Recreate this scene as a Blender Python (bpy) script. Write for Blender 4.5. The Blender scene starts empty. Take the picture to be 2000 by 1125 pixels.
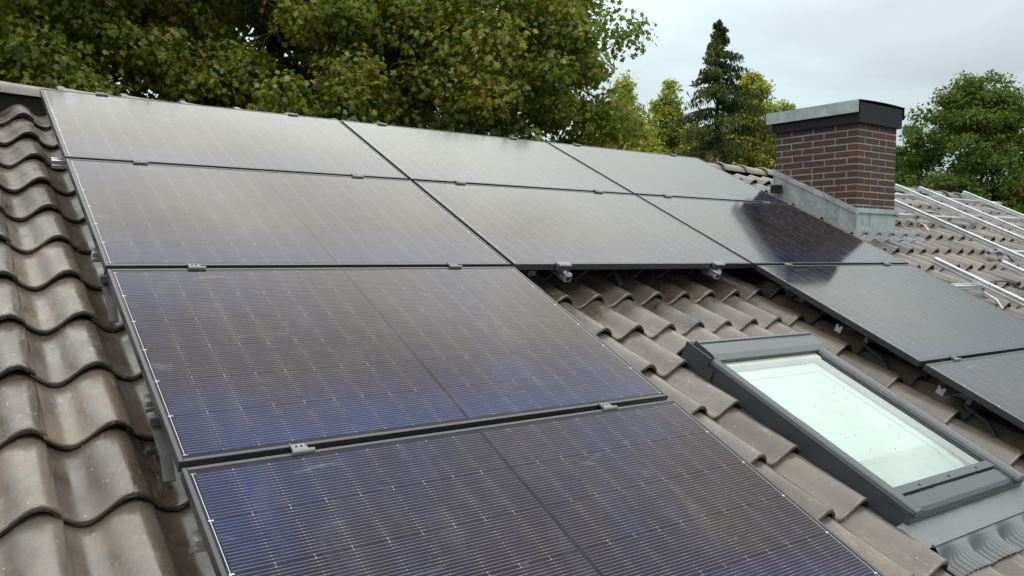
import bpy, math, random
import numpy as np
from mathutils import Vector, Matrix

# ------------------------------------------------------------------ frame, camera, sky, sun
PITCH = math.radians(24.7)
CP, SP = math.cos(PITCH), math.sin(PITCH)
scene = bpy.context.scene
COL = scene.collection
GROUND = -6.2

def W(u, v, h):
    """roof coordinates (along the ridge, down the slope, off the panel plane) -> world"""
    return Vector((u, -v * CP - h * SP, -v * SP + h * CP))

# camera solved from the panel grid (axes given in roof coordinates)
RC = [(0.8160961, 0.5216105, -0.2488165), (-0.0194792, 0.4551234, 0.8902153), (0.5775878, -0.7216545, 0.3815850)]
CAMP = W(-0.4857, 5.0228, 1.3592)
def roofdir(a):
    return W(a[0], a[1], -a[2])
AX, AY, AZ = roofdir(RC[0]), roofdir(RC[1]), roofdir(RC[2])
cam = bpy.data.cameras.new("camera")
cam.sensor_width = 36.0
cam.lens = 1593.1 / 2000.0 * 36.0
cam.clip_start = 0.05
cam.clip_end = 2000.0
camo = bpy.data.objects.new("camera", cam)
COL.objects.link(camo)
camo.matrix_world = Matrix(((AX.x, -AY.x, -AZ.x, CAMP.x), (AX.y, -AY.y, -AZ.y, CAMP.y), (AX.z, -AY.z, -AZ.z, CAMP.z), (0, 0, 0, 1)))
scene.camera = camo

def spot(px, py, dist):
    """world point seen along photo direction (px,py) at a horizontal distance: used to lay out the far trees"""
    d = AX * ((px - 1000) / 1593.1) + AY * ((py - 562.5) / 1593.1) + AZ
    k = dist / math.hypot(d.x, d.y)
    return CAMP + d * k

SUN_EL, SUN_AZ = math.radians(52), math.radians(200)
world = bpy.data.worlds.new("World")
scene.world = world
world.use_nodes = True
nt = world.node_tree
nt.nodes.clear()
def N(nt, typ, **kw):
    n = nt.nodes.new(typ)
    for k, v in kw.items():
        if k.startswith('i_'):
            key = k[2:]
            n.inputs[int(key) if key.isdigit() else key.replace('_', ' ')].default_value = v
        else:
            setattr(n, k, v)
    return n
wo = N(nt, 'ShaderNodeOutputWorld')
bg = N(nt, 'ShaderNodeBackground')
bg.inputs['Strength'].default_value = 1.0
sky = N(nt, 'ShaderNodeTexSky', sky_type='NISHITA', sun_disc=False, sun_elevation=SUN_EL, sun_rotation=SUN_AZ)
skm = N(nt, 'ShaderNodeVectorMath', operation='SCALE'); skm.inputs['Scale'].default_value = 0.07
nt.links.new(sky.outputs[0], skm.inputs[0])
tc = N(nt, 'ShaderNodeTexCoord')
sep = N(nt, 'ShaderNodeSeparateXYZ')
nt.links.new(tc.outputs['Generated'], sep.inputs[0])
elr = N(nt, 'ShaderNodeValToRGB')
cr = elr.color_ramp
cr.elements[0].position = 0.0; cr.elements[0].color = (0.38, 0.45, 0.472, 1)
cr.elements[1].position = 1.0; cr.elements[1].color = (1.55, 1.56, 1.52, 1)
e = cr.elements.new(0.17); e.color = (0.425, 0.497, 0.515, 1)
e = cr.elements.new(0.34); e.color = (0.57, 0.655, 0.675, 1)
e = cr.elements.new(0.58); e.color = (1.42, 1.46, 1.42, 1)
nt.links.new(sep.outputs['Z'], elr.inputs[0])
mp = N(nt, 'ShaderNodeMapping'); mp.inputs['Scale'].default_value = (1.6, 1.6, 5.0); mp.inputs['Rotation'].default_value = (0.1, 0.12, 0.4)
nt.links.new(tc.outputs['Generated'], mp.inputs[0])
nz = N(nt, 'ShaderNodeTexNoise', i_Scale=1.7, i_Detail=6.0, i_Roughness=0.5, i_Distortion=0.6)
nt.links.new(mp.outputs[0], nz.inputs['Vector'])
cl = N(nt, 'ShaderNodeMapRange'); cl.inputs[1].default_value = 0.3; cl.inputs[2].default_value = 0.72; cl.inputs[3].default_value = 0.79; cl.inputs[4].default_value = 1.18
nt.links.new(nz.outputs[0], cl.inputs[0])
cm = N(nt, 'ShaderNodeVectorMath', operation='SCALE')
nt.links.new(elr.outputs[0], cm.inputs[0]); nt.links.new(cl.outputs[0], cm.inputs['Scale'])
mx = N(nt, 'ShaderNodeMix', data_type='RGBA'); mx.inputs[0].default_value = 0.90
nt.links.new(skm.outputs[0], mx.inputs[6]); nt.links.new(cm.outputs[0], mx.inputs[7])
# brighter patch where the sun stands behind the cloud, beyond the trees
gd = N(nt, 'ShaderNodeVectorMath', operation='DOT_PRODUCT'); gd.inputs[1].default_value = (0.28, 0.84, 0.47)
nt.links.new(tc.outputs['Generated'], gd.inputs[0])
gr = N(nt, 'ShaderNodeMapRange', interpolation_type='SMOOTHSTEP'); gr.inputs[1].default_value = 0.55; gr.inputs[2].default_value = 1.0; gr.inputs[3].default_value = 1.0; gr.inputs[4].default_value = 1.36
nt.links.new(gd.outputs['Value'], gr.inputs[0])
gs = N(nt, 'ShaderNodeVectorMath', operation='SCALE')
nt.links.new(mx.outputs[2], gs.inputs[0]); nt.links.new(gr.outputs[0], gs.inputs['Scale'])
nt.links.new(gs.outputs[0], bg.inputs['Color'])
nt.links.new(bg.outputs[0], wo.inputs['Surface'])

sl = bpy.data.lights.new("sun", 'SUN'); sl.energy = 0.7; sl.angle = math.radians(25); sl.color = (1.0, 0.97, 0.92)
slo = bpy.data.objects.new("sun", sl); COL.objects.link(slo)
sd = Vector((math.cos(SUN_EL) * math.sin(SUN_AZ), math.cos(SUN_EL) * math.cos(SUN_AZ), math.sin(SUN_EL)))
slo.rotation_euler = sd.to_track_quat('Z', 'Y').to_euler()
scene.view_settings.view_transform = 'Standard'
scene.view_settings.look = 'None'
scene.view_settings.exposure = 0.57
scene.view_settings.gamma = 1.0
scene.view_settings.use_curve_mapping = False
scene.render.engine = 'CYCLES'
scene.cycles.max_bounces = 8
scene.cycles.transparent_max_bounces = 8

# ------------------------------------------------------------------ object helpers
def tag(o, label=None, cat=None, group=None, kind=None):
    if label: o['label'] = label
    if cat: o['category'] = cat
    if group: o['group'] = group
    if kind: o['kind'] = kind
    return o

def empty(name, loc, rot=(0, 0, 0)):
    o = bpy.data.objects.new(name, None)
    o.empty_display_size = 0.2
    o.location = loc; o.rotation_euler = rot
    COL.objects.link(o)
    return o

class MB:
    def __init__(s):
        s.v = []; s.f = []; s.m = []; s.sm = []; s.t = []
    def add(s, vs, fs, mi=0, smooth=False, tint=0.5):
        b = len(s.v)
        s.v.extend([tuple(p) for p in vs])
        for f in fs:
            s.f.append([b + i for i in f]); s.m.append(mi); s.sm.append(smooth); s.t.append(tint)
    def box(s, x0, x1, y0, y1, z0, z1, mi=0, tint=0.5):
        vs = [(x, y, z) for z in (z0, z1) for y in (y0, y1) for x in (x0, x1)]
        s.add(vs, [(0, 2, 3, 1), (4, 5, 7, 6), (0, 1, 5, 4), (2, 6, 7, 3), (0, 4, 6, 2), (1, 3, 7, 5)], mi, False, tint)
    def bbox(s, x0, x1, y0, y1, z0, z1, b=0.002, mi=0, tint=0.5):
        """box with chamfered top edges"""
        vs = [(x0, y0, z0), (x1, y0, z0), (x1, y1, z0), (x0, y1, z0),
              (x0, y0, z1 - b), (x1, y0, z1 - b), (x1, y1, z1 - b), (x0, y1, z1 - b),
              (x0 + b, y0 + b, z1), (x1 - b, y0 + b, z1), (x1 - b, y1 - b, z1), (x0 + b, y1 - b, z1)]
        fs = [(3, 2, 1, 0), (8, 9, 10, 11)]
        for i in range(4):
            j = (i + 1) % 4
            fs.append((i, j, j + 4, i + 4)); fs.append((i + 4, j + 4, j + 8, i + 8))
        s.add(vs, fs, mi, False, tint)
    def prism(s, prof, a, b, axis=0, mi=0, smooth=False, caps=True):
        """extrude a closed 2-D profile along an axis from a to b (axis 0: profile is (y,z); axis 1: profile is (x,z); axis 2: (x,y))"""
        n = len(prof)
        def P(t, q):
            return (t, q[0], q[1]) if axis == 0 else ((q[0], t, q[1]) if axis == 1 else (q[0], q[1], t))
        vs = [P(a, q) for q in prof] + [P(b, q) for q in prof]
        fs = [(i, (i + 1) % n, n + (i + 1) % n, n + i) for i in range(n)]
        s.add(vs, fs, mi, smooth)
        if caps:
            s.add([P(a, q) for q in prof], [tuple(range(n))[::-1]], mi)
            s.add([P(b, q) for q in prof], [tuple(range(n))], mi)
    def tube(s, pts, rad, n=6, mi=0, smooth=True, tint=0.5, cap=True):
        pts = [Vector(p) for p in pts]
        if not hasattr(rad, '__len__'): rad = [rad] * len(pts)
        rings = []
        ref = Vector((0.31, 0.17, 0.93))
        for i, p in enumerate(pts):
            d = (pts[min(i + 1, len(pts) - 1)] - pts[max(i - 1, 0)])
            if d.length < 1e-9: d = Vector((0, 0, 1))
            d.normalize()
            a = d.cross(ref)
            if a.length < 1e-3: a = d.cross(Vector((1, 0, 0)))
            a.normalize(); b = d.cross(a)
            rings.append([p + (a * math.cos(2 * math.pi * k / n) + b * math.sin(2 * math.pi * k / n)) * rad[i] for k in range(n)])
        vs = [q for r in rings for q in r]
        fs = []
        for i in range(len(pts) - 1):
            for k in range(n):
                fs.append((i * n + k, i * n + (k + 1) % n, (i + 1) * n + (k + 1) % n, (i + 1) * n + k))
        s.add(vs, fs, mi, smooth, tint)
        if cap:
            s.add(rings[0], [tuple(range(n))[::-1]], mi, False, tint)
            s.add(rings[-1], [tuple(range(n))], mi, False, tint)
    def cyl(s, c, r, z0, z1, n=16, mi=0, r2=None, smooth=True):
        r2 = r if r2 is None else r2
        a = [(c[0] + r * math.cos(2 * math.pi * k / n), c[1] + r * math.sin(2 * math.pi * k / n), z0) for k in range(n)]
        b = [(c[0] + r2 * math.cos(2 * math.pi * k / n), c[1] + r2 * math.sin(2 * math.pi * k / n), z1) for k in range(n)]
        s.add(a + b, [(k, (k + 1) % n, n + (k + 1) % n, n + k) for k in range(n)], mi, smooth)
        s.add(b, [tuple(range(n))], mi); s.add(a, [tuple(range(n))[::-1]], mi)
    def grid(s, P, mi=0, smooth=True, tint=0.5, flip=False):
        """P: rows of points"""
        nr, nc = len(P), len(P[0])
        vs = [q for r in P for q in r]
        fs = []
        for i in range(nr - 1):
            for j in range(nc - 1):
                f = (i * nc + j, i * nc + j + 1, (i + 1) * nc + j + 1, (i + 1) * nc + j)
                fs.append(f[::-1] if flip else f)
        s.add(vs, fs, mi, smooth, tint)
    def build(s, name, mats, parent=None, loc=(0, 0, 0), rot=(0, 0, 0), uv=None):
        me = bpy.data.meshes.new(name)
        me.from_pydata(s.v, [], s.f)
        for m in (mats if isinstance(mats, (list, tuple)) else [mats]): me.materials.append(m)
        me.polygons.foreach_set('material_index', s.m)
        me.polygons.foreach_set('use_smooth', s.sm)
        at = me.attributes.new('tint', 'FLOAT', 'FACE'); at.data.foreach_set('value', s.t)
        if uv:
            ul = me.uv_layers.new(name='UVMap')
            for l in me.loops:
                ul.data[l.index].uv = uv(me.vertices[l.vertex_index].co)
        me.update()
        o = bpy.data.objects.new(name, me)
        COL.objects.link(o)
        o.location = loc; o.rotation_euler = rot
        if parent: o.parent = parent
        return o

def np_mesh(name, verts, faces, nper, mat, tint=None, smooth=False, parent=None, loc=(0, 0, 0), rot=(0, 0, 0)):
    """fast mesh: faces is (F, nper) ints"""
    me = bpy.data.meshes.new(name)
    verts = np.ascontiguousarray(verts, dtype=np.float32); faces = np.ascontiguousarray(faces, dtype=np.int32)
    me.vertices.add(len(verts)); me.vertices.foreach_set('co', verts.ravel())
    me.loops.add(faces.size); me.loops.foreach_set('vertex_index', faces.ravel())
    me.polygons.add(len(faces))
    me.polygons.foreach_set('loop_start', np.arange(len(faces), dtype=np.int32) * nper)
    if smooth is not False:
        sm = np.ones(len(faces), dtype=bool) if smooth is True else np.asarray(smooth, dtype=bool)
    else:
        sm = np.zeros(len(faces), dtype=bool)
    me.update(calc_edges=True)
    me.polygons.foreach_set('use_smooth', sm)
    if tint is not None:
        at = me.attributes.new('tint', 'FLOAT', 'FACE'); at.data.foreach_set('value', np.asarray(tint, dtype=np.float32))
    me.materials.append(mat)
    me.validate()
    o = bpy.data.objects.new(name, me); COL.objects.link(o)
    o.location = loc; o.rotation_euler = rot
    if parent: o.parent = parent
    return o

def copy_tree(o, parent=None):
    c = o.copy(); COL.objects.link(c)
    if parent: c.parent = parent
    for ch in [x for x in bpy.data.objects if x.parent == o]:
        copy_tree(ch, c)
    return c

# ------------------------------------------------------------------ materials
def mat(name):
    m = bpy.data.materials.new(name); m.use_nodes = True
    nt = m.node_tree; nt.nodes.clear()
    out = N(nt, 'ShaderNodeOutputMaterial')
    return m, nt, out
def simple(name, col, rough=0.5, metal=0.0, spec=0.5, noise=0.0, nscale=30.0, rvar=0.0, bump=0.0):
    m, nt, out = mat(name)
    b = N(nt, 'ShaderNodeBsdfPrincipled')
    b.inputs['Base Color'].default_value = (*col, 1); b.inputs['Roughness'].default_value = rough
    b.inputs['Metallic'].default_value = metal; b.inputs['Specular IOR Level'].default_value = spec
    if noise or rvar or bump:
        t = N(nt, 'ShaderNodeTexCoord')
        n = N(nt, 'ShaderNodeTexNoise', i_Scale=nscale, i_Detail=6.0, i_Roughness=0.6)
        nt.links.new(t.outputs['Object'], n.inputs['Vector'])
        if noise:
            r = N(nt, 'ShaderNodeMapRange'); r.inputs[1].default_value = 0.3; r.inputs[2].default_value = 0.7
            r.inputs[3].default_value = 1 - noise; r.inputs[4].default_value = 1 + noise
            nt.links.new(n.outputs[0], r.inputs[0])
            s = N(nt, 'ShaderNodeVectorMath', operation='SCALE'); s.inputs[0].default_value = col
            nt.links.new(r.outputs[0], s.inputs['Scale']); nt.links.new(s.outputs[0], b.inputs['Base Color'])
        if rvar:
            r = N(nt, 'ShaderNodeMapRange'); r.inputs[1].default_value = 0.3; r.inputs[2].default_value = 0.7
            r.inputs[3].default_value = max(0, rough - rvar); r.inputs[4].default_value = rough + rvar
            nt.links.new(n.outputs[0], r.inputs[0]); nt.links.new(r.outputs[0], b.inputs['Roughness'])
        if bump:
            bp = N(nt, 'ShaderNodeBump', i_Strength=bump, i_Distance=0.004)
            nt.links.new(n.outputs[0], bp.inputs['Height']); nt.links.new(bp.outputs[0], b.inputs['Normal'])
    nt.links.new(b.outputs[0], out.inputs[0])
    return m

class G:
    """tiny node-math builder"""
    def __init__(s, nt): s.nt = nt
    def m(s, op, a, b=None, c=None, clamp=False):
        n = s.nt.nodes.new('ShaderNodeMath'); n.operation = op; n.use_clamp = clamp
        for i, x in enumerate((a, b, c)):
            if x is None: continue
            if isinstance(x, (int, float)): n.inputs[i].default_value = x
            else: s.nt.links.new(x, n.inputs[i])
        return n.outputs[0]
    def lt(s, a, b): return s.m('LESS_THAN', a, b)
    def mixc(s, f, a, b):
        n = s.nt.nodes.new('ShaderNodeMix'); n.data_type = 'RGBA'
        for i, x in ((0, f), (6, a), (7, b)):
            if isinstance(x, (int, float)): n.inputs[i].default_value = x
            elif isinstance(x, tuple): n.inputs[i].default_value = (*x, 1) if len(x) == 3 else x
            else: s.nt.links.new(x, n.inputs[i])
        return n.outputs[2]
    def rng(s, x, a, b, c, d):
        n = s.nt.nodes.new('ShaderNodeMapRange')
        s.nt.links.new(x, n.inputs[0])
        for i, q in enumerate((a, b, c, d)): n.inputs[i + 1].default_value = q
        return n.outputs[0]
    def noise(s, vec, scale, detail=5.0, rough=0.55, dist=0.0):
        n = N(s.nt, 'ShaderNodeTexNoise', i_Scale=scale, i_Detail=detail, i_Roughness=rough, i_Distortion=dist)
        s.nt.links.new(vec, n.inputs['Vector']); return n.outputs[0]
    def mapping(s, vec, scale=(1, 1, 1), rot=(0, 0, 0), loc=(0, 0, 0)):
        n = s.nt.nodes.new('ShaderNodeMapping'); n.inputs['Scale'].default_value = scale; n.inputs['Rotation'].default_value = rot; n.inputs['Location'].default_value = loc
        s.nt.links.new(vec, n.inputs[0]); return n.outputs[0]

def tile_material(name='clay_tile'):
    m, nt, out = mat(name); g = G(nt)
    b = N(nt, 'ShaderNodeBsdfPrincipled')
    tcn = N(nt, 'ShaderNodeTexCoord'); P = tcn.outputs['Object']
    at = N(nt, 'ShaderNodeAttribute', attribute_name='tint')
    t = at.outputs['Fac']
    big = g.noise(P, 5.0, 6, 0.6, 0.5)
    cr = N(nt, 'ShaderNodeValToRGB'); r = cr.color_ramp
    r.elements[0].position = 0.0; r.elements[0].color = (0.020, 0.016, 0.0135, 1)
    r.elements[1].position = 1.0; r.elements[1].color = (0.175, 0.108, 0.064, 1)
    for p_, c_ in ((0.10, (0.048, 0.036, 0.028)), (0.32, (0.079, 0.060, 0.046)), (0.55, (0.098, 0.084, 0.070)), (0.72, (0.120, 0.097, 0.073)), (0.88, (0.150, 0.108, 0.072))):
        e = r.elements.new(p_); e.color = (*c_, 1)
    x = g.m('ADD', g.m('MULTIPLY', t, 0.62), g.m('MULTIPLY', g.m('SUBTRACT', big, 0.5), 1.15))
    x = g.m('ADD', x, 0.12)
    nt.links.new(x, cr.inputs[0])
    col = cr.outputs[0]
    # worn pale brush marks, running mostly down the slope
    sv = g.mapping(P, (34, 11, 20), (0, 0, 0.5))
    scr = g.noise(sv, 1.3, 7, 0.65, 1.2)
    sm = g.rng(scr, 0.56, 0.70, 0, 0.60)
    reg = g.rng(g.noise(P, 3.0, 3, 0.5), 0.38, 0.58, 0, 1)
    col = g.mixc(g.m('MULTIPLY', sm, reg), col, (0.30, 0.265, 0.215))
    # lime and lichen specks
    vo = N(nt, 'ShaderNodeTexVoronoi', i_Scale=46.0); nt.links.new(P, vo.inputs['Vector'])
    wn = N(nt, 'ShaderNodeTexWhiteNoise', noise_dimensions='3D'); nt.links.new(vo.outputs['Position'], wn.inputs[0])
    sp = g.m('MULTIPLY', g.lt(vo.outputs['Distance'], g.m('MULTIPLY', wn.outputs[0], 0.17)), g.m('GREATER_THAN', wn.outputs[0], 0.90))
    col = g.mixc(g.m('MULTIPLY', sp, 0.6), col, (0.36, 0.31, 0.23))
    fine = g.noise(P, 160, 3, 0.6)
    fm = N(nt, 'ShaderNodeVectorMath', operation='SCALE'); nt.links.new(col, fm.inputs[0]); nt.links.new(g.rng(fine, 0.3, 0.7, 0.86, 1.14), fm.inputs['Scale'])
    nt.links.new(fm.outputs[0], b.inputs['Base Color'])
    nt.links.new(g.rng(g.noise(P, 12, 5, 0.6, 0.4), 0.3, 0.7, 0.20, 0.46), b.inputs['Roughness'])
    b.inputs['Specular IOR Level'].default_value = 0.9
    bp = N(nt, 'ShaderNodeBump', i_Strength=0.32, i_Distance=0.004)
    nt.links.new(g.m('ADD', g.noise(P, 22, 6, 0.6), g.m('MULTIPLY', fine, 0.12)), bp.inputs['Height'])
    nt.links.new(bp.outputs[0], b.inputs['Normal'])
    nt.links.new(b.outputs[0], out.inputs[0])
    return m

PW, PH, PT = 1.720, 1.092, 0.032       # panel size
CU, CV = 1.742, 1.119                  # grid pitch
def cell_material():
    m, nt, out = mat('solar_cells'); g = G(nt)
    uvn = N(nt, 'ShaderNodeUVMap', uv_map='UVMap')
    sp = N(nt, 'ShaderNodeSeparateXYZ'); nt.links.new(uvn.outputs[0], sp.inputs[0])
    U, V = sp.outputs['X'], sp.outputs['Y']       # metres from the panel's lower-left corner
    tcn = N(nt, 'ShaderNodeTexCoord'); P = tcn.outputs['Object']
    oi = N(nt, 'ShaderNodeObjectInfo')
    half = g.m('ABSOLUTE', g.m('SUBTRACT', U, PW / 2))          # distance from centre line
    x = g.m('SUBTRACT', half, 0.0065)                            # start of the cells
    CWD = (PW / 2 - 0.0065 - 0.024) / 9.0
    xc = g.m('DIVIDE', x, CWD)
    fx = g.m('FRACT', xc)
    dx = g.m('MULTIPLY', g.m('MINIMUM', fx, g.m('SUBTRACT', 1.0, fx)), CWD)     # distance to a column gap
    incell_x = g.m('MULTIPLY', g.m('GREATER_THAN', x, 0.0), g.lt(xc, 9.0))
    RH = (PH - 0.05) / 6.0
    y = g.m('DIVIDE', g.m('SUBTRACT', V, 0.025), RH)
    fy = g.m('FRACT', y)
    incell_y = g.m('MULTIPLY', g.m('GREATER_THAN', y, 0.0), g.lt(y, 6.0))
    incell = g.m('MULTIPLY', incell_x, incell_y)
    dyr = g.m('MULTIPLY', g.m('MINIMUM', fy, g.m('SUBTRACT', 1.0, fy)), RH)     # distance to a row gap
    # 16 thin wires in each row of cells
    ly = g.m('DIVIDE', g.m('SUBTRACT', g.m('MULTIPLY', fy, RH), 0.0072), (RH - 0.0144) / 15.0)
    nl = g.m('ROUND', ly)
    okl = g.m('MULTIPLY', g.m('GREATER_THAN', nl, -0.5), g.lt(nl, 15.5))
    dl = g.m('MULTIPLY', g.m('ABSOLUTE', g.m('SUBTRACT', ly, nl)), (RH - 0.0144) / 15.0)
    wig = g.noise(g.mapping(uvn.outputs[0], (9, 300, 1)), 1.0, 2, 0.5)
    wire = g.m('MULTIPLY', g.m('MULTIPLY', g.lt(dl, 0.00085), okl), incell)
    # solder bends where wires cross the gap between two cells
    c0 = g.lt(dx, 0.0026)
    c1 = g.lt(g.m('ABSOLUTE', g.m('SUBTRACT', dx, 0.0105)), 0.0032)
    inner = g.m('MULTIPLY', g.m('GREATER_THAN', xc, 0.5), g.lt(xc, 8.6))
    keep = g.m('GREATER_THAN', g.noise(g.mapping(uvn.outputs[0], (11, 38, 1)), 1.0, 1, 0.5), 0.40)
    dot = g.m('MULTIPLY', g.m('MULTIPLY', g.lt(dl, 0.0011), okl), g.m('MULTIPLY', inner, incell_y))
    dots = g.m('MULTIPLY', g.m('MULTIPLY', dot, keep), g.m('MAXIMUM', c0, g.m('MULTIPLY', c1, 0.30)))
    corner = g.m('MULTIPLY', g.m('MULTIPLY', g.lt(g.m('ABSOLUTE', g.m('SUBTRACT', dyr, 0.0038)), 0.0015), g.lt(dx, 0.0018)), g.m('MULTIPLY', inner, incell_y))
    # end ribbons along the short sides
    rib = g.m('MULTIPLY', g.lt(g.m('ABSOLUTE', g.m('SUBTRACT', half, PW / 2 - 0.019)), 0.0009), incell_y)
    ribp = g.m('MULTIPLY', g.m('MULTIPLY', g.lt(g.m('ABSOLUTE', g.m('SUBTRACT', half, PW / 2 - 0.021)), 0.006), g.lt(dyr, 0.0022)), incell_y)
    gap = g.m('MAXIMUM', g.lt(dx, 0.0007), g.lt(dyr, 0.0005))
    # cell colour from brown to blue, bluer towards lower and upper edge
    nlow = g.noise(P, 1.15, 3, 0.5)
    ncell = N(nt, 'ShaderNodeTexWhiteNoise', noise_dimensions='3D')
    cv = N(nt, 'ShaderNodeCombineXYZ')
    nt.links.new(g.m('FLOOR', g.m('DIVIDE', U, CWD)), cv.inputs[0]); nt.links.new(g.m('FLOOR', y), cv.inputs[1]); nt.links.new(oi.outputs['Random'], cv.inputs[2])
    nt.links.new(cv.outputs[0], ncell.inputs[0])
    lowedge = g.rng(V, 0.0, 0.45, 0.58, 0.0)
    topedge = g.m('MULTIPLY', g.rng(V, PH - 0.40, PH, 0.0, 0.42), g.rng(U, 0.1, 1.1, 1.0, 0.3))
    bl = g.m('ADD', g.m('ADD', lowedge, topedge), g.m('ADD', g.rng(nlow, 0.3, 0.7, -0.10, 0.30), g.m('MULTIPLY', ncell.outputs[0], 0.14)), None, True)
    colr = N(nt, 'ShaderNodeValToRGB'); r = colr.color_ramp
    r.elements[0].position = 0.0; r.elements[0].color = (0.021, 0.0138, 0.0085, 1)
    r.elements[1].position = 1.0; r.elements[1].color = (0.005, 0.024, 0.110, 1)
    e = r.elements.new(0.35); e.color = (0.0125, 0.0118, 0.0270, 1)
    nt.links.new(bl, colr.inputs[0])
    cell = g.mixc(g.m('MULTIPLY', incell, g.m('SUBTRACT', 1.0, g.m('MULTIPLY', gap, 0.9))), (0.010, 0.011, 0.016), colr.outputs[0])
    fr = N(nt, 'ShaderNodeFresnel', i_IOR=1.52)
    fcr = N(nt, 'ShaderNodeFloatCurve'); cu = fcr.mapping.curves[0]
    cu.points[0].location = (0.0, 0.0); cu.points[1].location = (1.0, 0.8)
    for a_, b_ in ((0.040, 0.012), (0.067, 0.020), (0.094, 0.036), (0.115, 0.065), (0.16, 0.136), (0.25, 0.238), (0.40, 0.35)):
        cu.points.new(a_, b_)
    for p_ in cu.points: p_.handle_type = 'VECTOR'
    fcr.mapping.update()
    nt.links.new(fr.outputs[0], fcr.inputs['Value']); fac = fcr.outputs[0]
    # less light gets through the cover glass at a glancing angle
    dsc = N(nt, 'ShaderNodeVectorMath', operation='SCALE'); nt.links.new(cell, dsc.inputs[0])
    nt.links.new(g.rng(fac, 0.02, 0.30, 1.0, 0.25), dsc.inputs['Scale']); cell = dsc.outputs[0]
    cell = g.mixc(g.m('MULTIPLY', g.m('MULTIPLY', wire, g.rng(fac, 0.10, 0.30, 1.0, 0.35)), g.rng(wig, 0.3, 0.7, 0.55, 1.0)), cell, (0.150, 0.150, 0.178))
    cell = g.mixc(g.m('MAXIMUM', dots, corner), cell, (0.235, 0.225, 0.20))
    cell = g.mixc(g.m('MAXIMUM', rib, ribp), cell, (0.45, 0.47, 0.50))
    # dust: faint film with drips, few smears
    dn = g.noise(g.mapping(P, (3.0, 1.0, 1.0), (0, 0, 0.25)), 3.2, 7, 0.65, 0.7)
    dust = g.rng(dn, 0.52, 0.78, 0.0, 0.045)
    sm1 = g.rng(g.noise(g.mapping(P, (1.0, 2.6, 1.0), (0, 0, 0.5)), 4.2, 4, 0.5, 1.0), 0.68, 0.78, 0.0, 0.15)
    cell = g.mixc(g.m('ADD', dust, sm1), cell, (0.42, 0.46, 0.52))
    d = N(nt, 'ShaderNodeBsdfDiffuse'); nt.links.new(cell, d.inputs['Color'])
    gl = N(nt, 'ShaderNodeBsdfGlossy', distribution='GGX')
    # the anti-reflection film tints what the glass mirrors: bluish seen steeply, warm at a slant, neutral at a glance
    tint = N(nt, 'ShaderNodeValToRGB'); tr_ = tint.color_ramp
    tr_.elements[0].position = 0.050; tr_.elements[0].color = (0.86, 0.84, 1.0, 1)
    tr_.elements[1].position = 0.30; tr_.elements[1].color = (1.0, 0.995, 0.95, 1)
    for p_, c_ in ((0.085, (1.0, 0.92, 0.84)), (0.16, (1.0, 0.945, 0.87))):
        e = tr_.elements.new(p_); e.color = (*c_, 1)
    nt.links.new(fr.outputs[0], tint.inputs[0]); nt.links.new(tint.outputs[0], gl.inputs['Color'])
    nt.links.new(g.rng(g.noise(P, 7.0, 5, 0.6, 0.5), 0.3, 0.7, 0.070, 0.110), gl.inputs['Roughness'])
    bp = N(nt, 'ShaderNodeBump', i_Strength=0.008, i_Distance=0.002)
    nt.links.new(g.noise(g.mapping(P, (16, 2.5, 1)), 8.0, 3, 0.6), bp.inputs['Height'])
    nt.links.new(bp.outputs[0], gl.inputs['Normal'])
    mx = N(nt, 'ShaderNodeMixShader')
    nt.links.new(fac, mx.inputs[0]); nt.links.new(d.outputs[0], mx.inputs[1]); nt.links.new(gl.outputs[0], mx.inputs[2])
    nt.links.new(mx.outputs[0], out.inputs[0])
    return m

def leaf_material(name, stops, transl=0.4, gloss=0.06):
    m, nt, out = mat(name); g = G(nt)
    at = N(nt, 'ShaderNodeAttribute', attribute_name='tint')
    cr = N(nt, 'ShaderNodeValToRGB'); r = cr.color_ramp
    r.elements[0].position = stops[0][0]; r.elements[0].color = (*stops[0][1], 1)
    r.elements[1].position = stops[-1][0]; r.elements[1].color = (*stops[-1][1], 1)
    for p_, c_ in stops[1:-1]:
        e = r.elements.new(p_); e.color = (*c_, 1)
    nt.links.new(at.outputs['Fac'], cr.inputs[0])
    d = N(nt, 'ShaderNodeBsdfDiffuse'); nt.links.new(cr.outputs[0], d.inputs['Color'])
    t = N(nt, 'ShaderNodeBsdfTranslucent')
    tcm = N(nt, 'ShaderNodeVectorMath', operation='MULTIPLY'); tcm.inputs[1].default_value = (1.35, 1.45, 0.7)
    nt.links.new(cr.outputs[0], tcm.inputs[0]); nt.links.new(tcm.outputs[0], t.inputs['Color'])
    a = N(nt, 'ShaderNodeMixShader'); a.inputs[0].default_value = transl
    nt.links.new(d.outputs[0], a.inputs[1]); nt.links.new(t.outputs[0], a.inputs[2])
    gl = N(nt, 'ShaderNodeBsdfGlossy'); gl.inputs['Roughness'].default_value = 0.38; gl.inputs['Color'].default_value = (0.8, 0.85, 0.85, 1)
    b = N(nt, 'ShaderNodeMixShader'); b.inputs[0].default_value = gloss
    nt.links.new(a.outputs[0], b.inputs[1]); nt.links.new(gl.outputs[0], b.inputs[2])
    nt.links.new(b.outputs[0], out.inputs[0])
    return m

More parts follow.
